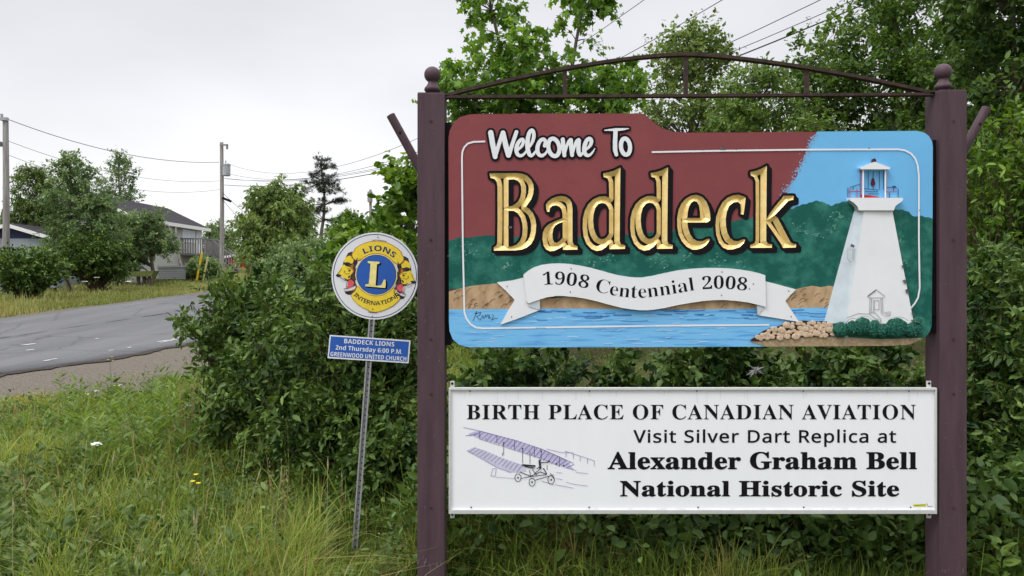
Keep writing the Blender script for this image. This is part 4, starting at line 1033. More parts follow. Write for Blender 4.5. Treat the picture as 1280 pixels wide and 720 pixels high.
lf_aspen = leafmat('aspen_leaves', (0.04, 0.095, 0.018), (0.20, 0.31, 0.075), 0.42)
lf_deep = leafmat('deep_green_leaves', (0.02, 0.054, 0.012), (0.135, 0.22, 0.05), 0.36)  # darker green leaf colour of the right-hand and thicket trees
lf_pine = leafmat('pine_needles', (0.016, 0.032, 0.016), (0.05, 0.075, 0.035), 0.1)
lf_hazed = leafmat('haze_paled_leaves', (0.085, 0.145, 0.055), (0.30, 0.40, 0.17), 0.40)  # slight distance haze put into the leaf colours, paler than near foliage
lf_far = leafmat('far_tree_leaves', (0.045, 0.095, 0.02), (0.20, 0.30, 0.075), 0.36)

def blob(px0, px1, py0, py1, Y, dep, wt=None):
    """ellipsoid that spans a stretch of the photo at distance Y"""
    a = at((px0+px1)/2, (py0+py1)/2, Y); rx = abs(px1-px0)/2/FPX*Y; rz = abs(py1-py0)/2/FPX*Y
    return (tuple(a), (rx, dep, rz), wt if wt else rx*rz)
def gnd(px, Y): x = (px-CX)/FPX*Y; return (x, Y, float(zg(x, Y)))
SH = dict(parts=('stems', 'foliage'), bark=M['twig'])

# --- near shrubs round and behind the signs
plant('shrub', 'big dark green shrub directly behind the round club sign', 'shrub', gnd(420, 6.2), [blob(300, 520, 335, 560, 6.0, .75), blob(330, 540, 480, 660, 5.75, .5), blob(430, 530, 545, 640, 5.3, .25, .3), blob(420, 560, 320, 480, 6.3, .6)],
      n_ends=400, twigs=6, twig_len=.20, per=17, leaf=.056, lm=lf_shrub, trunk_r=.014, seed=3, zmin=.06, up=.5, **SH)
plant('shrub', 'open leafy shrub reaching left over the gravel shoulder, in front of the road', 'shrub', gnd(300, 7.2), [blob(236, 330, 352, 440, 7.0, .5, .8), blob(290, 400, 338, 460, 7.3, .7, 1.4), blob(262, 360, 430, 580, 6.6, .5, 1.2), blob(300, 380, 520, 650, 6.0, .4, .7)],
      n_ends=290, twigs=6, twig_len=.20, per=15, leaf=.058, lm=lf_shrub, trunk_r=.014, seed=4, zmin=.06, up=.45, shell=.35, tint0=.07, **SH)
plant('shrub', 'shrub behind the left half of the welcome sign', 'shrub', gnd(650, 5.7), [blob(540, 790, 400, 640, 5.6, .5), blob(560, 760, 560, 700, 4.95, .35, .75)],
      n_ends=250, twigs=6, twig_len=.17, per=15, leaf=.058, kind='broad', lm=lf_dark, trunk_r=.013, seed=5, zmin=.05, up=.5, **SH)
plant('shrub', 'shrub behind the middle of the welcome sign', 'shrub', gnd(870, 5.6), [blob(760, 980, 395, 640, 5.5, .5), blob(760, 980, 560, 700, 4.95, .35, .75)],
      n_ends=240, twigs=6, twig_len=.17, per=15, leaf=.06, kind='broad', lm=lf_dark, trunk_r=.013, seed=6, zmin=.05, up=.5, **SH)
plant('shrub', 'shrub behind the right half of the welcome sign, below the painted lighthouse', 'shrub', gnd(1080, 5.5), [blob(960, 1200, 390, 640, 5.4, .5), blob(970, 1190, 560, 700, 4.9, .35, .75)],
      n_ends=240, twigs=6, twig_len=.17, per=15, leaf=.06, kind='broad', lm=lf_dark, trunk_r=.013, seed=7, zmin=.05, up=.5, **SH)
plant('shrub', 'bright green shrub just right of the right sign post', 'shrub', gnd(1275, 5.2), [blob(1195, 1330, 320, 520, 5.2, .5), blob(1200, 1340, 430, 640, 5.0, .5), blob(1215, 1300, 310, 400, 5.6, .3, .3)],
      n_ends=250, twigs=6, twig_len=.18, per=16, leaf=.052, lm=lf_shrub, trunk_r=.013, seed=8, zmin=.05, up=.5, tint0=-.1, **SH)
plant('shrub', 'tall light green sapling between the round sign and the left post', 'shrub', gnd(515, 9.0), [blob(470, 560, 215, 340, 9.0, .55), blob(490, 560, 195, 260, 9.2, .4, .2), blob(420, 520, 285, 350, 8.6, .4, .35)],
      leaders=[[gnd(515, 9.0), at(515, 300, 9.0), at(520, 190, 9.1)]], n_ends=130, twigs=4, twig_len=.26, per=11, leaf=.085, kind='broad', lm=lf_bright, bark=M['bark'], trunk_r=.03, seed=9, tint0=-.05)

plant('shrub', 'low small-leaved bright bush at the foot of the left sign post, below the white panel', 'shrub', gnd(610, 4.75), [blob(566, 670, 620, 705, 4.7, .2)], n_ends=60, twigs=6, twig_len=.12, per=13, leaf=.036, kind='oval', lm=lf_bright, trunk_r=.008, seed=70, zmin=.04, up=.4, **SH)
plant('shrub', 'low small-leaved bush below the right end of the white panel', 'shrub', gnd(1030, 4.75), [blob(960, 1110, 620, 705, 4.7, .2)], n_ends=70, twigs=6, twig_len=.12, per=13, leaf=.038, kind='oval', lm=lf_shrub, trunk_r=.008, seed=71, zmin=.04, up=.4, **SH)
# --- trees behind the sign
mb_ = gnd(680, 9.0)
plant('maple_tree', 'young bright green maple rising behind the left half of the sign', 'tree', mb_,
      [blob(585, 640, -55, 45, 9.0, .30, .24), blob(568, 690, 45, 150, 9.0, .6, .85), blob(700, 760, -60, 60, 9.1, .32, .34), blob(660, 780, 70, 190, 9.1, .7, .9), blob(740, 805, 75, 125, 8.9, .35, .22), blob(545, 640, 100, 150, 8.9, .4, .30)],
      leaders=[[mb_, at(668, 240, 9.0), at(620, 60, 9.0), at(606, -60, 9.0)], [mb_, at(690, 240, 9.1), at(722, 60, 9.1), at(735, -60, 9.1)]],
      n_ends=185, twigs=4, twig_len=.27, per=14, leaf=.070, kind='maple', lm=lf_maple, bark=M['bark'], trunk_r=.045, droop=.55, seed=12, shell=.2, up=.35)
tb = gnd(862, 15)
plant('poplar_tree', 'loose olive green tree behind the crest of the arched top bar', 'tree', tb,
      [blob(812, 915, 40, 110, 15, .9, .7), blob(800, 935, 90, 200, 15, 1.1, 1.3), blob(840, 890, 32, 70, 15, .5, .2)], leaders=[[tb, at(865, 200, 15), at(862, 40, 15)]],
      n_ends=230, twigs=5, twig_len=.34, per=10, leaf=.075, kind='dia', lm=lf_willow, bark=M['bark'], trunk_r=.07, seed=13, tint0=.02, shell=.3)
tb = gnd(950, 12.5)
plant('alder_tree', 'light green feathery bush-like tree above the right part of the burgundy board', 'tree', tb,
      [blob(900, 990, 75, 200, 12.5, .8, 1.0), blob(960, 1030, 120, 210, 12, .6, .5), blob(880, 960, 110, 200, 12.2, .6, .6)], leaders=[[tb, at(950, 200, 12.5), at(945, 80, 12.5)]],
      n_ends=200, twigs=5, twig_len=.28, per=11, leaf=.07, kind='oval', lm=lf_far, bark=M['bark'], trunk_r=.05, seed=14, tint0=.12, shell=.3)
for i, (px, top, Y, bl_, lab, sd_, t0_) in enumerate((
    (1030, 45, 13.5, [(990, 1075, 55, 150, .9), (985, 1080, 120, 220, .8), (1000, 1060, 30, 80, .25)], 'slim aspen with sky gaps left of the tallest aspen trunk', 21, .0),
    (1118, -70, 12.8, [(1060, 1165, -70, 60, .9), (1045, 1180, 30, 150, 1.2), (1070, 1180, 120, 230, .9)], 'tall aspen with a straight pale trunk above the painted lighthouse', 22, -.06),
    (1185, 20, 14.0, [(1150, 1215, 20, 110, .6), (1140, 1225, 80, 200, .8)], 'aspen partly hidden by the ball finial of the right post', 23, -.1))):
    tb = gnd(px, Y)
    plant('aspen_tree', lab, 'tree', tb, [blob(a, b_, c, d, Y, .9, w_) for a, b_, c, d, w_ in bl_], leaders=[[tb, at(px+4, 200, Y), at(px, top, Y)]],
          n_ends=[170, 330, 160][i], twigs=5, twig_len=.30, per=10, leaf=.072, kind='broad', lm=lf_aspen, bark=M['palebark'], trunk_r=.055, seed=sd_, tint0=t0_, shell=.25, group='aspens behind the sign')
tb = gnd(1300, 9.5)
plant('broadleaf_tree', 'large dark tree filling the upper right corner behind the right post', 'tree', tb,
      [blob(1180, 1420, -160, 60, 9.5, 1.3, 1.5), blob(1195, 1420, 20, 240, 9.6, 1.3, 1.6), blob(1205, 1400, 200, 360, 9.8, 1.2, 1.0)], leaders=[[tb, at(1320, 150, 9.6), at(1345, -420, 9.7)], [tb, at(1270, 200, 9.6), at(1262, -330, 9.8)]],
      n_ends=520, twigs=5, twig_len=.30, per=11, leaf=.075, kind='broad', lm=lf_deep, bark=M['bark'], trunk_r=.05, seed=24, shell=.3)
tb = gnd(1240, 7.2)
plant('shrub', 'yellow-green leafy bush behind the leaning brace pipe of the right post', 'shrub', tb, [blob(1200, 1330, 135, 330, 7.2, .6)], n_ends=170, twigs=5, twig_len=.22, per=10, leaf=.062, kind='oval', lm=lf_bright, trunk_r=.014, seed=25, tint0=-.05, **SH)
# deeper wall of trees far behind the right half
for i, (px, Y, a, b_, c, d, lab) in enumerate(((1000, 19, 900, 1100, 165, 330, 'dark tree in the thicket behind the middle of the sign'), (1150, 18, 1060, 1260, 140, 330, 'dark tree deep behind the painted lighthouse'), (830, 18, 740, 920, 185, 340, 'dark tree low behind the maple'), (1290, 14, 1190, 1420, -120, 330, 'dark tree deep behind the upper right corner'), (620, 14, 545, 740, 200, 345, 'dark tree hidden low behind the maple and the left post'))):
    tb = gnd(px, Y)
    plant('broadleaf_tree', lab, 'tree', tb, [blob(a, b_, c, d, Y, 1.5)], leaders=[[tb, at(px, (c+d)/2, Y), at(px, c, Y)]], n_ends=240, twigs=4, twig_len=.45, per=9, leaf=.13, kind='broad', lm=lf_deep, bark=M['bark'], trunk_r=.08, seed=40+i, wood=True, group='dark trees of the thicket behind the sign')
# --- middle distance, left of the sign
tb = gnd(345, 30)
plant('willow_tree', 'rounded pale green willow in the middle distance right of the pole with the transformer', 'tree', tb, [blob(303, 392, 235, 330, 30, 1.5, 1.4), blob(316, 372, 222, 262, 30, .8, .22), blob(300, 400, 285, 345, 29.5, 1.3, .7)],
      leaders=[[tb, at(348, 300, 30), at(345, 225, 30)]], n_ends=260, twigs=5, twig_len=.6, per=24, leaf=.14, kind='oval', lm=lf_willow, bark=M['bark'], trunk_r=.12, droop=.9, tint0=.12, seed=50, shell=.4)
pb = gnd(405, 46)
pine_b = []
for (y, w_, o_) in ((199, 7, 1), (208, 13, 3), (219, 16, -3), (229, 22, 3), (240, 25, -4), (252, 20, 6), (263, 17, -8), (276, 12, 8)): pine_b.append(blob(404+o_-1.25*w_, 404+o_+1.25*w_, y-2.5, y+2.5, 46, w_/FPX*46*.8, w_))
plant('pine_tree', 'tall dark pine with a bare lower trunk against the white sky', 'tree', pb, pine_b, leaders=[[pb, at(405, 290, 46), at(403, 194, 46)]], n_ends=105, twigs=5, twig_len=.34, per=9, leaf=.18, kind='tuft', lm=lf_pine, bark=M['bark'], trunk_r=.17, droop=-.1, seed=51, flat=.5, shell=.2)
pb = gnd(434, 48)
plant('spruce_tree', 'small dark conifer right of the tall pine', 'tree', pb, [blob(415, 453, 272, 330, 48, .9, 1.5), blob(425, 446, 264, 290, 48, .6, .4)], leaders=[[pb, at(434, 300, 48), at(434, 264, 48)]], n_ends=70, twigs=5, twig_len=.5, per=8, leaf=.34, kind='tuft', lm=lf_pine, bark=M['bark'], trunk_r=.12, seed=52, flat=.4)
for (px, Y, bl_, lab, sd_, lm_, t0_) in (
    (270, 63, [(250, 305, 284, 335, 1), (256, 280, 276, 300, .2)], 'bushy tree just behind the pole with the transformer', 53, lf_hazed, .0),
    (385, 27, [(335, 450, 305, 350, 1)], 'low green thicket under the willow', 54, lf_hazed, -.05),
    (450, 24, [(415, 500, 275, 352, 1)], 'leafy thicket left above the round club sign', 55, lf_bright, -.12),
    (45, 39.4, [(10, 85, 212, 290, 1.2), (20, 62, 207, 240, .3), (2, 72, 250, 296, .8)], 'pale green spreading tree right of the left utility pole', 56, lf_willow, -.10),
    (88, 33, [(70, 112, 200, 235, .45), (58, 140, 232, 272, .9), (56, 154, 266, 314, 1.2), (100, 150, 244, 290, .5), (74, 92, 192, 215, .15)], 'dark green tall tree in front of the house gable', 57, lf_hazed, -.12),
    (150, 47, [(122, 178, 200, 265, 1), (140, 156, 188, 215, .2)], 'sparse tree standing behind the house roof', 58, lf_hazed, -.2),
    (190, 38.5, [(132, 206, 272, 326, 1.3), (150, 205, 264, 300, .6), (128, 175, 300, 338, .4), (198, 222, 298, 316, .2)], 'rounded bush in front of the house wall', 59, lf_hazed, -.08)):
    tb = gnd(px, Y); bb_ = [blob(a, b_, c, d, Y, (b_-a)/2/FPX*Y*(.35 if sd_ == 56 else .9), w_) for a, b_, c, d, w_ in bl_]
    ytop = min(c for _, _, c, _, _ in bl_)
    plant('broadleaf_tree', lab, 'tree', tb, bb_, leaders=[[tb, at(px, (ytop+335)/2, Y), at(px-1, ytop+2, Y)]], n_ends=170 if sd_ != 58 else 80, twigs=5, twig_len=.55, per=[22, 15][sd_ == 58], leaf=.105, kind='broad' if sd_ != 56 else 'oval', lm=lm_, bark=M['bark'], trunk_r=.11, seed=sd_, tint0=t0_, shell=.35)
for (px, Y, bl_, lab, sd_) in ((35, 28, [(-15, 76, 314, 362, 1)], 'dark rounded bush at the left frame edge beyond the road', 60), (120, 32, [(72, 158, 292, 345, 1.2), (100, 165, 296, 350, .8)], 'dark spreading bush below the tall tree, beyond the road', 61), (250, 41, [(236, 272, 326, 346, 1)], 'green bush behind the yellow guy-wire guard', 62)):
    tb = gnd(px, Y); bb_ = [blob(a, b_, c, d, Y, (b_-a)/2/FPX*Y*.8, w_) for a, b_, c, d, w_ in bl_]
    plant('shrub', lab, 'shrub', tb, bb_, n_ends=200, twigs=5, twig_len=.42, per=18, leaf=.095, kind='broad', lm=lf_shrub if sd_ < 62 else lf_hazed, trunk_r=.03, seed=sd_, tint0=.05, **SH)

# ================================================================== HOUSES, POLES, WIRES
M['siding'] = mat('pale_grey_siding', (0.50, 0.50, 0.47), 0.7, var=0.06, scale=3)
M['sidingline'] = mat('siding_shadow_gap', (0.30, 0.30, 0.285), 0.8)
M['trimw'] = mat('white_trim', (0.75, 0.75, 0.74), 0.6, var=0.04)
M['roof'] = mat('charcoal_shingles', (0.024, 0.022, 0.028), 0.95, scale=8, col2=(0.045, 0.042, 0.048), bump=0.4)
M['roofred'] = mat('weathered_reddish_shingles', (0.16, 0.10, 0.085), 0.9, scale=8, col2=(0.24, 0.165, 0.145), bump=0.4)
M['deck'] = mat('grey_weathered_deck', (0.20, 0.195, 0.195), 0.8, var=0.15, scale=10)
M['glass'] = mat('window_glass', (0.42, 0.50, 0.56), 0.12, var=0.1)
M['navywall'] = mat('navy_gable_wall', (0.035, 0.04, 0.09), 0.7, var=0.1)
M['greywall'] = mat('grey_blue_wall', (0.30, 0.33, 0.37), 0.7, var=0.06)
M['redwall'] = mat('red_wall', (0.48, 0.045, 0.03), 0.7, var=0.1)
M['polewood'] = mat('weathered_pole_wood', (0.20, 0.185, 0.175), 0.9, scale=5, col2=(0.36, 0.34, 0.33), bump=0.4, stretch=(3, 3, 0.2))
M['grey'] = mat('grey_painted_steel', (0.34, 0.36, 0.38), 0.5, var=0.06)
M['wire'] = mat('black_cable', (0.02, 0.02, 0.022), 0.6)
M['guard'] = mat('yellow_guard_plastic', (0.75, 0.48, 0.03), 0.5)
M['guardp'] = mat('faded_guard_plastic', (0.55, 0.50, 0.22), 0.6)

def house(name, label, x0, x1, y0, y1, ze, zr, wall, gable, roof, roof2=None, over=0.35, zb=None):
    """gable end faces the camera, ridge runs away along Y"""
    zb = float(zg((x0+x1)/2, y0))-0.3 if zb is None else zb
    root = empty(name, ((x0+x1)/2, y0, zb+.3), label=label, cat=name.replace('_', ' '))
    xm = (x0+x1)/2
    b = MB(); b.prism([(x0, y0, zb), (x1, y0, zb), (x1, y0, ze), (x0, y0, ze)], (0, y1-y0, 0)); wl = b.done('wall', wall, root)
    b = MB(); b.prism([(x0, y0+.01, ze), (x1, y0+.01, ze), (xm, y0+.01, zr-.05)], (0, y1-y0-.02, 0)); b.done('gable', gable, root)
    b = MB(); sl = (zr-ze)/(xm-x0)
    for sx, xe in ((-1, x0-over), (1, x1+over)):
        zz = ze-over*sl; pts = [(xm, y0-over, zr), (xe, y0-over, zz), (xe, y0-over, zz+.09), (xm, y0-over, zr+.09)]
        b.prism(pts, (0, y1-y0+2*over, 0))
    rf = b.done('roof', roof, root)
    b = MB()
    for xe in (x0-over, x1+over):
        zz = ze-over*sl; b.prism([(xm, y0-over-.012, zr-.10), (xe, y0-over-.012, zz-.10), (xe, y0-over-.012, zz+.07), (xm, y0-over-.012, zr+.07)], (0, -.04, 0))
        s_ = 1 if xe > xm else -1
        b.box(min(xe, xe+s_*.09), max(xe, xe+s_*.09), y0-over, y1+over, zz-.12, zz+.08)
    b.done('fascia', M['trimw'], rf)
    return root, wl, zb
hr, hw, hz = house('bungalow', 'pale grey raised bungalow with a charcoal roof, half hidden by trees beyond the road', -24.4, -19.7, 40, 48.8, 4.72, 5.85, M['siding'], M['siding'], M['roof'])
b = MB()
for k in range(26): z = 2.0+k*0.11; b.box(-19.698, -19.694, 40.05, 48.75, z, z+.012)
b.done('siding_gap', M['sidingline'], hw)
for y, hgt in ((45.9, 1.35), ):
    b = MB(); b.box(-19.70, -19.64, y-.1, y+1.7, 3.65, 4.55); f = b.done('window', M['trimw'], hr)
    for k in range(2): MB().box(-19.65, -19.635, y+.02+k*.83, y+.77+k*.83, 3.73, 4.47).done('pane', M['glass'], f)
b = MB(); b.box(-19.70, -19.65, 47.85, 48.65, 2.95, 4.5); dr = b.done('door', M['trimw'], hr); MB().box(-19.66, -19.64, 48.0, 48.5, 3.6, 4.35).done('pane', M['glass'], dr)
b = MB(); b.box(-23.8, -22.4, 39.95, 40.0, 3.1, 4.2); f = b.done('window', M['trimw'], hr); MB().box(-23.7, -22.5, 39.93, 39.955, 3.2, 4.1).done('pane', M['glass'], f)
b = MB(); b.box(-22.0, -20.2, 39.94, 40.0, 1.5, 3.0); MB().box(-21.9, -20.3, 39.9, 39.95, 1.6, 2.9).done('garage_door', M['trimw'], hr)
b = MB(); b.box(-19.69, -18.2, 45.6, 48.6, 2.82, 2.94)
for y in (45.7, 47.1, 48.5): b.box(-18.3, -18.2, y-.05, y+.05, 1.5, 3.85)
b.box(-18.28, -18.22, 45.7, 48.5, 3.78, 3.86)
for k in range(20): y = 45.8+k*.14; b.box(-18.27, -18.23, y, y+.05, 2.94, 3.78)
for k in range(9): x = -19.6+k*.15; b.box(x, x+.05, 45.66, 45.70, 2.94, 3.78)
b.box(-19.69, -18.2, 45.64, 45.72, 3.78, 3.86); b.done('deck', M['deck'], hr)
b = MB()
for sy in (46.6, 47.5):
    P = [(-18.2, sy, 2.75), (-16.9, sy, 1.75), (-16.9, sy, 1.95), (-18.2, sy, 2.95)]; b.prism(P, (0, .06, 0))
    P = [(-18.2, sy, 3.72), (-16.9, sy, 2.72), (-16.9, sy, 2.81), (-18.2, sy, 3.81)]; b.prism(P, (0, .06, 0))
    for k in range(9): x = -18.15+k*.155; zz = 2.9-(x+18.2)*.77; b.box(x, x+.04, sy+.01, sy+.05, zz, zz+.84)
for k in range(7): x = -18.15+k*.19; zz = 2.78-(x+18.2)*.77; b.box(x, x+.22, 46.66, 47.5, zz, zz+.03)
b.done('deck_stairs', M['deck'], hr)
house('garage', 'blue and grey garage with a white edged gable behind the left utility pole', -26.0, -21.7, 36.5, 38.4, 3.38, 4.02, M['greywall'], M['navywall'], M['roof'], over=.25)
rr, rw, rz = house('shed', 'small red shed glimpsed through the shrub right of the pole with the transformer', -21.6, -17.6, 58, 62, 3.05, 3.35, M['redwall'], M['redwall'], M['roofred'], over=.2)
for x in (-20.9, -19.7, -18.5): MB().box(x, x+.35, 57.94, 57.99, 2.3, 2.95).done('window', M['trimw'], rr)

def pole(label, px, Y, ytop, r0, group='utility poles'):
    g = gnd(px, Y); zt = H+(HY-ytop)/FPX*Y; x = g[0]
    root = empty('utility_pole', g, label=label, cat='utility pole', group=group)
    MB().tube([(x, Y, g[2]-.4), (x+.03, Y, (g[2]+zt)/2), (x, Y, zt)], [r0, r0*.86, r0*.72], 14).done('pole', M['polewood'], root, smooth=False)
    return root, x, zt
p1, x1, z1 = pole('thick grey utility pole at the left frame edge', 7, 33, 147, .15)
MB().box(x1-.14, x1+.14, 32.8, 33.0, z1-.15, z1-.02).done('top_bracket', M['grey'], p1)
MB().lathe([(.03, 0), (.06, .03), (.04, .07), (.07, .10), (.03, .16)], (x1-.1, 32.9, z1), 10).done('insulator', M['grey'], p1)
MB().box(x1-.28, x1-.13, 32.8, 33, z1-1.25, z1-1.05).done('cable_clamp', M['polewood'], p1)
p2, x2, z2 = pole('utility pole carrying a grey transformer can, left of the willow', 277, 44, 178, .135)
b = MB(); b.box(x2-.02, x2+.42, 43.75, 43.85, z2-.22, z2-.14); b.box(x2+.36, x2+.42, 43.7, 43.9, z2-.42, z2-.14); b.done('top_bracket', M['polewood'], p2)
tc_ = (x2+.36, 43.8, z2-1.95)
MB().lathe([(.02, 0), (.19, .0), (.21, .03), (.21, .58), (.225, .6), (.225, .66), (.12, .72), (.02, .73)], tc_, 18).done('transformer', M['grey'], p2, smooth=False)
MB().lathe([(.03, 0), (.05, .04), (.03, .08), (.05, .12), (.02, .2)], (tc_[0]-.05, 43.8, tc_[2]+.7), 8).done('insulator', M['grey'], p2)
b = MB(); b.box(x2+.12, x2+.2, 43.78, 43.86, tc_[2]+.1, tc_[2]+.5); b.done('transformer_bracket', M['grey'], p2)
MB().tube([(x2+.12, 43.8, z2-3.2), (x2+.62, 43.8, z2-3.4)], .07, 8).done('splice_case', M['black'], p2)
p3, x3, z3_ = pole('thin far utility pole against the white sky above the round sign', 463, 66, 237, .15)
MB().tube([(x3, 65.8, z3_-.2), (x3, 65.8, z3_-1.1)], .22, 10).done('pole_fitting', M['polewood'], p3)

def wire(label, a, c, sag, r=.012, group=None, n=40):
    a = np.array(a, float); c = np.array(c, float); u = np.linspace(0, 1, n)[:, None]
    P = a + (c-a)*u; P[:, 2] -= (4*u*(1-u))[:, 0]*sag
    o = MB().tube(P, r, 6).done('power_line', M['wire'], org=a); return tag(o, label, 'power line', group)
A = lambda px, py, Y: tuple(at(px, py, Y))
wg = 'overhead wires between the utility poles'
wire('topmost wire running from the left pole to the pole with the transformer', (x1+.05, 32.95, z1-.05), (x2-.1, 43.9, z2-1.15), .55, .014, wg)
wire('second wire from the top of the left pole to the pole with the transformer', (x1+.1, 33, z1-1.0), (x2-.1, 44, z2-2.2), .6, .009, wg)
wire('third wire on the left pole, sagging behind the tree tops', (x1+.1, 33, z1-1.6), (x2-.1, 44, z2-2.7), .7, .009, wg)
wire('wire leaving the left pole towards the left frame edge', (x1-.1, 32.9, z1+.12), (x1-12, 22, z1+.6), .3, .012, wg)
wire('thick lower cable climbing to the upper right above the arched bar', (x2+.2, 43.9, z2-2.45), (17.77, 6, 10.98), 2.59, .016, wg)
wire('upper of the two close wires climbing to the upper right corner', (x2+.2, 43.9, z2-2.05), (19.11, 6, 13.42), 3.55, .010, wg)
wire('lower of the two close wires climbing to the upper right corner', (x2+.2, 43.9, z2-2.10), (19.01, 6, 12.14), 2.99, .009, wg)
wire('wire crossing the sky between the maple and the crest of the arched bar', (x2+.2, 43.9, z2-1.75), (14.41, 6, 12.81), 3.73, .009, wg)
wire('leftmost wire crossing the sky just right of the maple top', (x2+.3, 43.9, z2-1.2), (12.81, 6, 14.2), 4.42, .008, wg)
wire('service wire dropping from the transformer pole behind the willow', (x2+.1, 43.9, z2-2.9), A(400, 322, 40), .4, .012, wg)
wire('lower service wire dropping from the transformer pole behind the willow', (x2+.1, 43.9, z2-3.3), A(390, 345, 40), .4, .012, wg)
# guy-wire guards, slatted box, trough
for px, pt, lab, m_, r_ in ((246, (252.5, 316), 'bright yellow guy-wire guard leaning beside the slatted box', M['guard'], .055), (254, (260, 321), 'faded pale guy-wire guard right of the bright yellow one', M['guardp'], .045)):
    g = at(px, 347, 40); o = MB().tube([tuple(g-np.array([.03, 0, .25])), tuple(at(*pt, 40))], r_, 8).done('guy_wire_guard', m_, org=g); tag(o, lab, 'guy guard', 'guy-wire guards')
bx = empty('storage_box', gnd(219, 41), label='pale grey slatted box standing on the grass beyond the road', cat='storage box')
g = gnd(219, 41); X0, X1, Y0, Y1, zB = g[0]-.76, g[0]+.74, 40.6, 41.5, g[2]+.06
b = MB(); b.box(X0+.03, X1-.03, Y0+.03, Y1, zB-.1, zB+.62); b.done('box_body', M['deck'], bx)
M['slat'] = mat('pale_grey_slats', (0.50, 0.51, 0.54), 0.7, var=0.06)
for k in range(6): MB().box(X0, X1, Y0-.01, Y0+.03, zB+.01+k*.105, zB+.09+k*.105).done('slat', M['slat'], bx)
MB().box(X0-.03, X1+.03, Y0-.05, Y1+.05, zB+.64, zB+.69).done('lid', M['slat'], bx)
g = gnd(179, 37.2); tr = empty('planter_trough', g, label='low olive green trough on dark stump legs left of the slatted box', cat='planter')
M['olive'] = mat('mossy_olive_paint', (0.12, 0.14, 0.04), 0.8, var=0.25, scale=9)
b = MB(); b.prism([(g[0]-.52, 37.0, g[2]+.46), (g[0]+.48, 37.0, g[2]+.48), (g[0]+.60, 37.0, g[2]+.74), (g[0]-.60, 37.0, g[2]+.72)], (0, .6, 0)); b.done('trough', M['olive'], tr)
for dx in (-.28, 0, .26): MB().tube([(g[0]+dx, 37.3, g[2]-.1), (g[0]+dx, 37.3, g[2]+.48)], .09, 8).done('leg', M['bark'], tr)
# birch stem with no leaves left of the deck
g = gnd(231, 43); t2 = empty('birch_stem', g, label='bare pale forked birch stem rising behind the slatted box', cat='tree')
b = MB(); b.tube([g, at(225, 328, 43), at(221, 310, 43), at(214, 290, 43), at(208, 276, 43)], [.085, .075, .055, .04, .02], 8); b.tube([at(221.5, 312, 43), at(220, 296, 43.2), at(220, 284, 43.2)], [.05, .035, .02], 7); b.done('trunk', M['palebark'], t2, smooth=True)

# ================================================================== GRASS, WEEDS, FLOWERS
gmat = leafmat('meadow_grass', (0.048, 0.11, 0.014), (0.31, 0.385, 0.085), 0.40, rough=0.6)
_r = [n for n in gmat.node_tree.nodes if n.type == 'VALTORGB'][0].color_ramp
_r.elements[1].position = .66
_q = _r.elements.new(.86); _q.color = (0.40, 0.31, 0.13, 1); _q = _r.elements.new(1.0); _q.color = (0.30, 0.19, 0.08, 1)
gmat_far = leafmat('tall_verge_grass', (0.13, 0.18, 0.04), (0.46, 0.42, 0.17), 0.34, rough=0.6)
def nz2(x, y, f, ph):
    return (np.sin(x*f+ph)*np.cos(y*f*1.13+ph*2)+.6*np.sin(x*f*2.1+y*f*.7+ph*3)+.4*np.cos(y*f*3.3-x*f*1.9+ph))/2.0
def blades(name, x, y, h, wd, tint, m, seed, lean=.45):
    rg = np.random.default_rng(seed); n = len(x); z = zg(x, y)-.01
    az = rg.uniform(0, 2*np.pi, n); ln = np.abs(rg.normal(0, lean, n))+.08
    D_ = np.stack([np.cos(az), np.sin(az)], 1); B_ = np.stack([-np.sin(az), np.cos(az)], 1); tw = rg.normal(0, .6, n)
    B_ = B_*np.cos(tw)[:, None] + D_*np.sin(tw)[:, None]
    Vs = []
    for u, w_ in ((0, 1), (.4, .85), (.75, .55), (1, 0)):
        cx_ = x + D_[:, 0]*h*ln*u**1.8; cy_ = y + D_[:, 1]*h*ln*u**1.8; cz_ = z + h*(u - .35*ln*u**2.2)
        if w_ > 0:
            for s_ in (-1, 1): Vs.append(np.stack([cx_+s_*B_[:, 0]*wd*w_/2, cy_+s_*B_[:, 1]*wd*w_/2, cz_], 1))
        else: Vs.append(np.stack([cx_, cy_, cz_], 1))
    V = np.stack(Vs, 1); o = (np.arange(n)*7)[:, None]
    li = np.concatenate([o+np.array([[0, 1, 3, 2]]), o+np.array([[2, 3, 5, 4]]), o+np.array([[4, 5, 6]])], 1).ravel(); lt = np.tile([4, 4, 3], n)
    return tag(mk(name, V.reshape(-1, 3), (li, lt), m, attr={'tint': np.repeat(np.clip(tint, 0, 1), 7)}), kind='stuff')
rg = np.random.default_rng(77)
def fore(n, ylo, yhi):
    y = np.exp(rg.uniform(math.log(ylo), math.log(yhi), n)); x = rg.uniform(-.78, .80, n)*y
    return x, y
x, y = fore(230000, 2.6, 17.0)
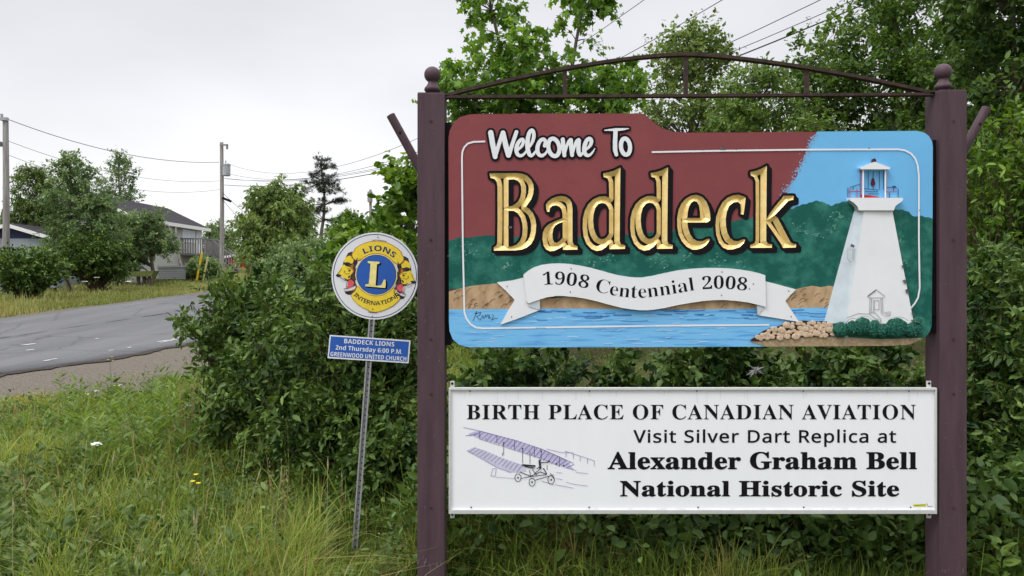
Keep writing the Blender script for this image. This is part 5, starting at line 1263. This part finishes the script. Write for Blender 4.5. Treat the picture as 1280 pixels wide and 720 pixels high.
# tufts: pull part of the blades towards clump centres
cxx, cyy = fore(5200, 2.6, 17.0); pick = rg.integers(0, len(cxx), len(x)); pull = rg.random(len(x)) < .62; sp_ = rg.normal(0, .055, (len(x), 2))
x = np.where(pull, cxx[pick]+sp_[:, 0], x); y = np.where(pull, cyy[pick]+sp_[:, 1], y)
ts, ss = road_ts(x, y)
rng_t = np.random.default_rng(3).normal(0, .16, 5200)
n1 = nz2(x, y, 1.1, .7); n2 = nz2(x, y, 2.7, 2.1); n3 = nz2(x, y, 0.55, 4.0)
hh = .20 + .10*n1 + .08*n2 + np.where(pull & (pick % 7 == 0), .14, 0)
hh = hh*np.interp(-ss, [2.4, 5.4], [.22, 1.0])
nearb = np.exp(-((x+1.2)**2/2.2+(y-4.9)**2/1.0)); hh += .03*nearb
hh = np.where((x > -.62) & (y < 4.05), hh*.28, hh); hh = np.where((x > -.4) & (y >= 4.05) & (y < 5.5), hh*.95, hh)
hh = np.where((np.abs(x+.93+(y-4.7)*.2) < .24) & (y > 3.6) & (y < 4.8), hh*.3, hh)
hh *= np.exp(rg.normal(0, .28, len(x)))
keep = (ss < -2.3 + .75*n2) & (y > 2.5)
bare = (n1*.6+n3*.7+rg.normal(0, .12, len(x)) > .42) & (x < -1.6); keep &= ~(bare & (rg.random(len(x)) < .85)); keep &= ~((x > .0) & (y > 4.15) & (rg.random(len(x)) < .9))
hh = np.where((x > .25) & (y >= 4.05), hh*.7, hh)
tint = .32 + rng_t[pick]*pull + .20*n1 + .16*n2 + .18*n3 + rg.normal(0, .12, len(x)) + np.where((rg.random(len(x)) < .11) & (x < -.9), .45, 0) - .16*(x > -.5) + np.clip(nz2(x, y, .8, 5.0)-.15, 0, 1)*.55*(x < -1.9) + np.interp(-ss, [2.0, 4.0], [.22, 0])
k_ = keep
blades('grass', x[k_], y[k_], np.clip(hh[k_], .03, .75), (.0042+.0012*y[k_]*.6)*rg.uniform(.7, 1.3, k_.sum()), tint[k_], gmat, 5, lean=.62)
# tall verge across the road
n = 60000
t_a = rg.uniform(-10, 46, n); s_a = 9.5 + rg.gamma(1.6, 2.6, n); x = P0[0]+TD[0]*t_a+TN[0]*s_a; y = P0[1]+TD[1]*t_a+TN[1]*s_a
hv = (.42+.16*nz2(x, y, .9, 1.3))*np.exp(rg.normal(0, .25, n))*np.interp(s_a, [9.5, 11], [.45, 1])*np.interp(t_a, [8, 19], [1, .28])
tv = .38+.3*nz2(x, y, .5, 3.1)+rg.normal(0, .14, n)
blades('verge_grass', x, y, hv, .016*rg.uniform(.7, 1.5, n)+.0006*y, tv, gmat_far, 6, lean=.35)
lf_weed = leafmat('weed_leaves', (0.035, 0.075, 0.018), (0.20, 0.27, 0.08), 0.34)
# low broad-leaved weeds among the grass
wx, wy = fore(5200, 2.8, 15.0); ts, ss = road_ts(wx, wy); k_ = (ss < -2.7) & ((wx < -.6) | (wy > 4.3)) & ~((np.abs(wx+.93) < .25) & (wy < 4.8)); wx, wy = wx[k_], wy[k_]
per = 13; hx = rg.uniform(.06, .34, len(wx))*np.where((wx > -.6), .9, 1)
px_ = np.repeat(wx, per)+rg.normal(0, .07, len(wx)*per); py_ = np.repeat(wy, per)+rg.normal(0, .07, len(wx)*per)
pz_ = zg(px_, py_)+np.repeat(hx, per)*rg.uniform(.2, 1.0, len(px_))
V, li, lt, k = leaves(rg, np.stack([px_, py_, pz_], 1), rg.normal(0, 1, (len(px_), 3))*np.array([1, 1, .5])+np.array([0, 0, .3]), .042, 'oval', up=.65)
tag(mk('low_weeds', V, (li, lt), lf_weed, attr={'tint': np.repeat(np.clip(.45+np.repeat(rg.normal(0, .28, len(wx)), per)+rg.normal(0, .12, len(px_)), 0, 1), k)}), kind='stuff')
wx, wy = rg.uniform(-.55, 3.4, 1100), rg.uniform(4.15, 5.4, 1100)
px_ = np.repeat(wx, per)+rg.normal(0, .09, len(wx)*per); py_ = np.repeat(wy, per)+rg.normal(0, .07, len(wx)*per); pz_ = zg(px_, py_)+rg.uniform(.03, .52, len(px_))
V, li, lt, k = leaves(rg, np.stack([px_, py_, pz_], 1), rg.normal(0, 1, (len(px_), 3))+np.array([0, 0, .2]), .06, 'broad', up=.6)
tag(mk('undergrowth', V, (li, lt), lf_dark, attr={'tint': np.repeat(np.clip(.45+rg.normal(0, .2, len(px_)), 0, 1), k)}), kind='stuff')
# arching bright tussocks
tx0 = np.concatenate([rg.uniform(-2.6, -.4, 46), rg.uniform(-.5, .3, 16), rg.uniform(-4.5, -2, 30), rg.uniform(2.3, 3.4, 12)]); ty0 = np.concatenate([rg.uniform(3.4, 5.0, 46), rg.uniform(4.15, 4.7, 16), rg.uniform(4.2, 7.5, 30), rg.uniform(4.1, 5.2, 12)])
x = np.repeat(tx0, 95); y = np.repeat(ty0, 95); x += rg.normal(0, .05, len(x)); y += rg.normal(0, .05, len(y))
k_ = ~((x > -.62) & (y < 4.0)) & ~((np.abs(x+.93+(y-4.7)*.2) < .26) & (y < 4.8)); x, y = x[k_], y[k_]
blades('grass_tussocks', x, y, rg.uniform(.18, .44, len(x)), .0062*rg.uniform(.7, 1.3, len(x)), np.repeat(rg.normal(.52, .16, len(tx0)), 95)[k_]+rg.normal(0, .1, len(x)), gmat, 15, lean=.95)
# tall leafy weeds left of the big shrub and along the bank
lf_tall = leafmat('tall_weed_leaves', (0.05, 0.11, 0.018), (0.24, 0.34, 0.08), 0.38)
lf_pale = leafmat('pale_grey_green_weed', (0.10, 0.14, 0.06), (0.33, 0.40, 0.22), 0.3)
def weeds(nm, cx0, cy0, rx, ry, n, h0, h1, lsz, m, kind='narrow', per=34, seed=1):
    r_ = np.random.default_rng(seed); wx = cx0+r_.normal(0, rx, n); wy = cy0+r_.normal(0, ry, n); hs = r_.uniform(h0, h1, n); u = r_.uniform(.15, 1.0, (n, per))
    ld = r_.normal(0, .10, (n, 2)); a = r_.uniform(0, 6.283, (n, per))
    P = np.stack([wx[:, None]+ld[:, :1]*u*hs[:, None]*2+.012*np.cos(a), wy[:, None]+ld[:, 1:]*u*hs[:, None]*2+.012*np.sin(a), zg(wx, wy)[:, None]+u*hs[:, None]], -1).reshape(-1, 3)
    A_ = np.stack([np.cos(a), np.sin(a), np.full(a.shape, .35)+.5*u], -1).reshape(-1, 3)
    V, li, lt, k = leaves(r_, P, A_, lsz, kind, up=.7)
    tag(mk(nm, V, (li, lt), m, attr={'tint': np.repeat(np.clip(np.repeat(r_.normal(.45, .17, n), per)+.15*(u.ravel()-.5)+r_.normal(0, .1, n*per), 0, 1), k)}), kind='stuff')
weeds('tall_weeds', -2.75, 6.6, .34, .55, 130, .35, .8, .075, lf_tall, seed=2)
weeds('tall_weeds', -3.6, 8.3, .6, .7, 120, .25, .55, .07, lf_tall, seed=3)
weeds('pale_weeds', -2.95, 6.9, .22, .3, 60, .2, .42, .05, lf_pale, 'oval', seed=4)
weeds('bank_weeds', -3.0, 4.9, .8, .7, 190, .12, .36, .055, lf_weed, 'oval', seed=5)
weeds('bank_weeds', -2.4, 3.7, .5, .35, 90, .10, .28, .05, lf_weed, 'oval', seed=6)
weeds('roadside_weeds', -4.4, 7.6, .8, .6, 130, .08, .24, .05, lf_tall, 'oval', seed=7)
weeds('bank_weeds', 2.9, 4.6, .3, .3, 40, .15, .45, .06, lf_tall, 'oval', seed=8)
# grey web nest caught in the shrub between the two panels
c = at(945, 463, 5.0); sbw = MB(); r_ = np.random.default_rng(4)
for k in range(16):
    d = r_.normal(0, 1, 3); d /= np.linalg.norm(d); e_ = c+d*np.array([.06, .03, .05])*r_.uniform(.4, 1.3)
    sbw.tube([c+r_.normal(0, .008, 3), (c+e_)/2, e_], [.009, .006, .001], 5, caps=False)
tag(sbw.done('web_nest', mat('grey_web_silk', (0.24, 0.25, 0.23), 0.9), org=c), 'small grey web nest caught in the shrub between the two panels', 'web nest')
# pale seed-head stalks
sb = MB()
for k in range(150):
    gx_, gy_ = fore(1, 3.2, 9.0); gx_, gy_ = float(gx_[0]), float(gy_[0])
    if gx_ > -.85 or float(road_ts(gx_, gy_)[1]) > -2.6: continue
    a = np.array([gx_, gy_, float(zg(gx_, gy_))]); hgt = rg.uniform(.35, .7); t = a+np.array([rg.normal(0, .09), rg.normal(0, .09), hgt])
    sb.tube([a, (a+t)/2+rg.normal(0, .01, 3), t], [.0018, .0015, .001], 4, caps=False); d = (t-a)/np.linalg.norm(t-a)
    sb.tube([t-d*.075, t-d*.04, t], [.0015, .0048, .001], 5)
M['seed'] = mat('pale_seed_heads', (0.22, 0.20, 0.09), 0.8, scale=40, col2=(0.42, 0.36, 0.20))
tag(sb.done('grass_seed_heads', M['seed']), kind='stuff')
# flowers: white umbels and yellow heads, each a plant
M['stem'] = mat('green_stem', (0.06, 0.11, 0.03), 0.7)
M['umbel'] = mat('white_umbel', (0.72, 0.72, 0.66), 0.8, var=0.1, scale=60)
M['yellowp'] = mat('yellow_petals', (0.75, 0.55, 0.03), 0.6)
def ground_hit(px, py):
    Y = 3.0
    while Y < 60:
        a = at(px, py, Y)
        if a[2] <= zg(a[0], Y): return Y
        Y += .05
    return Y
def flower(px, py, hgt, r, kind, label, grp):
    Yf = 3.0
    while Yf < 60 and at(px, py, Yf)[2]-hgt > zg(at(px, py, Yf)[0], Yf): Yf += .04
    tp = at(px, py, Yf); g = (tp[0]+.02, Yf+.02, float(zg(tp[0], Yf)))
    root = empty('wildflower', g, label=label, cat='flower', group=grp)
    MB().tube([g, ((g[0]*2+tp[0])/3+.01, Yf, g[2]+hgt*.5), tp-np.array([0, 0, .012])], [.003, .0025, .002], 5).done('stem', M['stem'], root)
    b = MB(); rr = np.random.default_rng(int(px*7+py))
    if kind == 'umbel':
        for k in range(26):
            a = rr.uniform(0, 6.28); q = r*math.sqrt(rr.random()); c = tp+np.array([q*math.cos(a), q*math.sin(a), .010*(1-q*q/r/r)+rr.normal(0, .002)])
            s_ = r*.24; b.lathe([(s_*.3, -s_*.35), (s_, 0), (s_*.4, s_*.3)], c, 6)
        b.done('flower_head', M['umbel'], root)
    else:
        for j in range(3):
            c0 = tp+np.array([rr.normal(0, r*1.3), rr.normal(0, r*1.3), rr.normal(-.01, .02)])
            for k in range(7):
                a = k*.9; d = np.array([math.cos(a), math.sin(a), .25]); e_ = np.array([-math.sin(a), math.cos(a), 0])
                b.add([c0, c0+d*r*.6+e_*r*.3, c0+d*r, c0+d*r*.6-e_*r*.3], [(0, 1, 2, 3)])
        b.done('flower_head', M['yellowp'], root)
for px, py, hgt, r, lab in ((120, 555.5, .42, .034, 'white flat flower head low in the middle of the left grass'), (234, 507, .5, .038, 'white flat flower head nearest the shrub, left of its lower branches'), (107, 493, .3, .03, 'small white flower head close below the gravel shoulder'), (120, 489, .3, .028, 'tiny white flower head right beside another below the gravel shoulder'), (147, 482, .35, .04, 'creamy flower head where the grass meets the gravel shoulder'), (88, 497, .28, .026, 'leftmost small white flower head below the gravel shoulder')):
    flower(px, py, hgt, r, 'umbel', lab, 'white wildflowers in the near grass')
for px, py, hgt, r, lab in ((205, 476, .4, .02, 'pale yellow flowers on a tall weed beside the gravel'), (212, 485, .38, .022, 'bright yellow flowers just below the pale yellow ones'), (242, 600, .45, .016, 'small yellow flowers in the grass beside the tan stalks'), (137, 448, .5, .02, 'yellow-white flowering weed standing against the road edge'), (236, 425, .3, .03, 'single yellow flower at the road edge left of the shrub')):
    flower(px, py, hgt, r, 'yellow', lab, 'yellow wildflowers in the near grass')
for i, (px, py) in enumerate(((90, 346), (121, 347), (137, 339), (62, 352), (24, 356), (160, 352), (106, 352), (75, 345))):
    flower(px, py, .75, .10, 'umbel', 'white flower head in the tall grass across the road', 'white wildflowers across the road')
# tan dock stalks
M['tan'] = mat('dry_tan_stalks', (0.20, 0.16, 0.06), 0.8, scale=30, col2=(0.36, 0.30, 0.14))
for i, (px, Y, n, hgt, lab) in enumerate(((228, 5.9, 16, .85, 'tall clump of dry tan stalks in the grass left of the big shrub'), (345, 4.6, 7, .6, 'few pale dry stalks in front of the big shrub'), (165, 6.6, 8, .5, 'short dry stalks left of the tall tan clump'))):
    g = gnd(px, Y); b = MB(); rr = np.random.default_rng(90+i)
    for k in range(n):
        a = np.array(g)+np.array([rr.normal(0, .05), rr.normal(0, .05), -.02]); t = a+np.array([rr.normal(0, .05), rr.normal(0, .05), hgt*rr.uniform(.6, 1.05)])
        b.tube([a, (a+t)/2+rr.normal(0, .012, 3), t], [.0028, .0022, .0014], 4, caps=False)
        for q in range(9):
            u = rr.uniform(.6, 1.0); c = a+(t-a)*u+rr.normal(0, .006, 3); b.lathe([(.001, -.008), (.0038, 0), (.001, .008)], c, 4)
    tag(b.done('dry_stalks', M['tan'], org=g), lab, 'dry stalks', 'dry stalks in the grass')
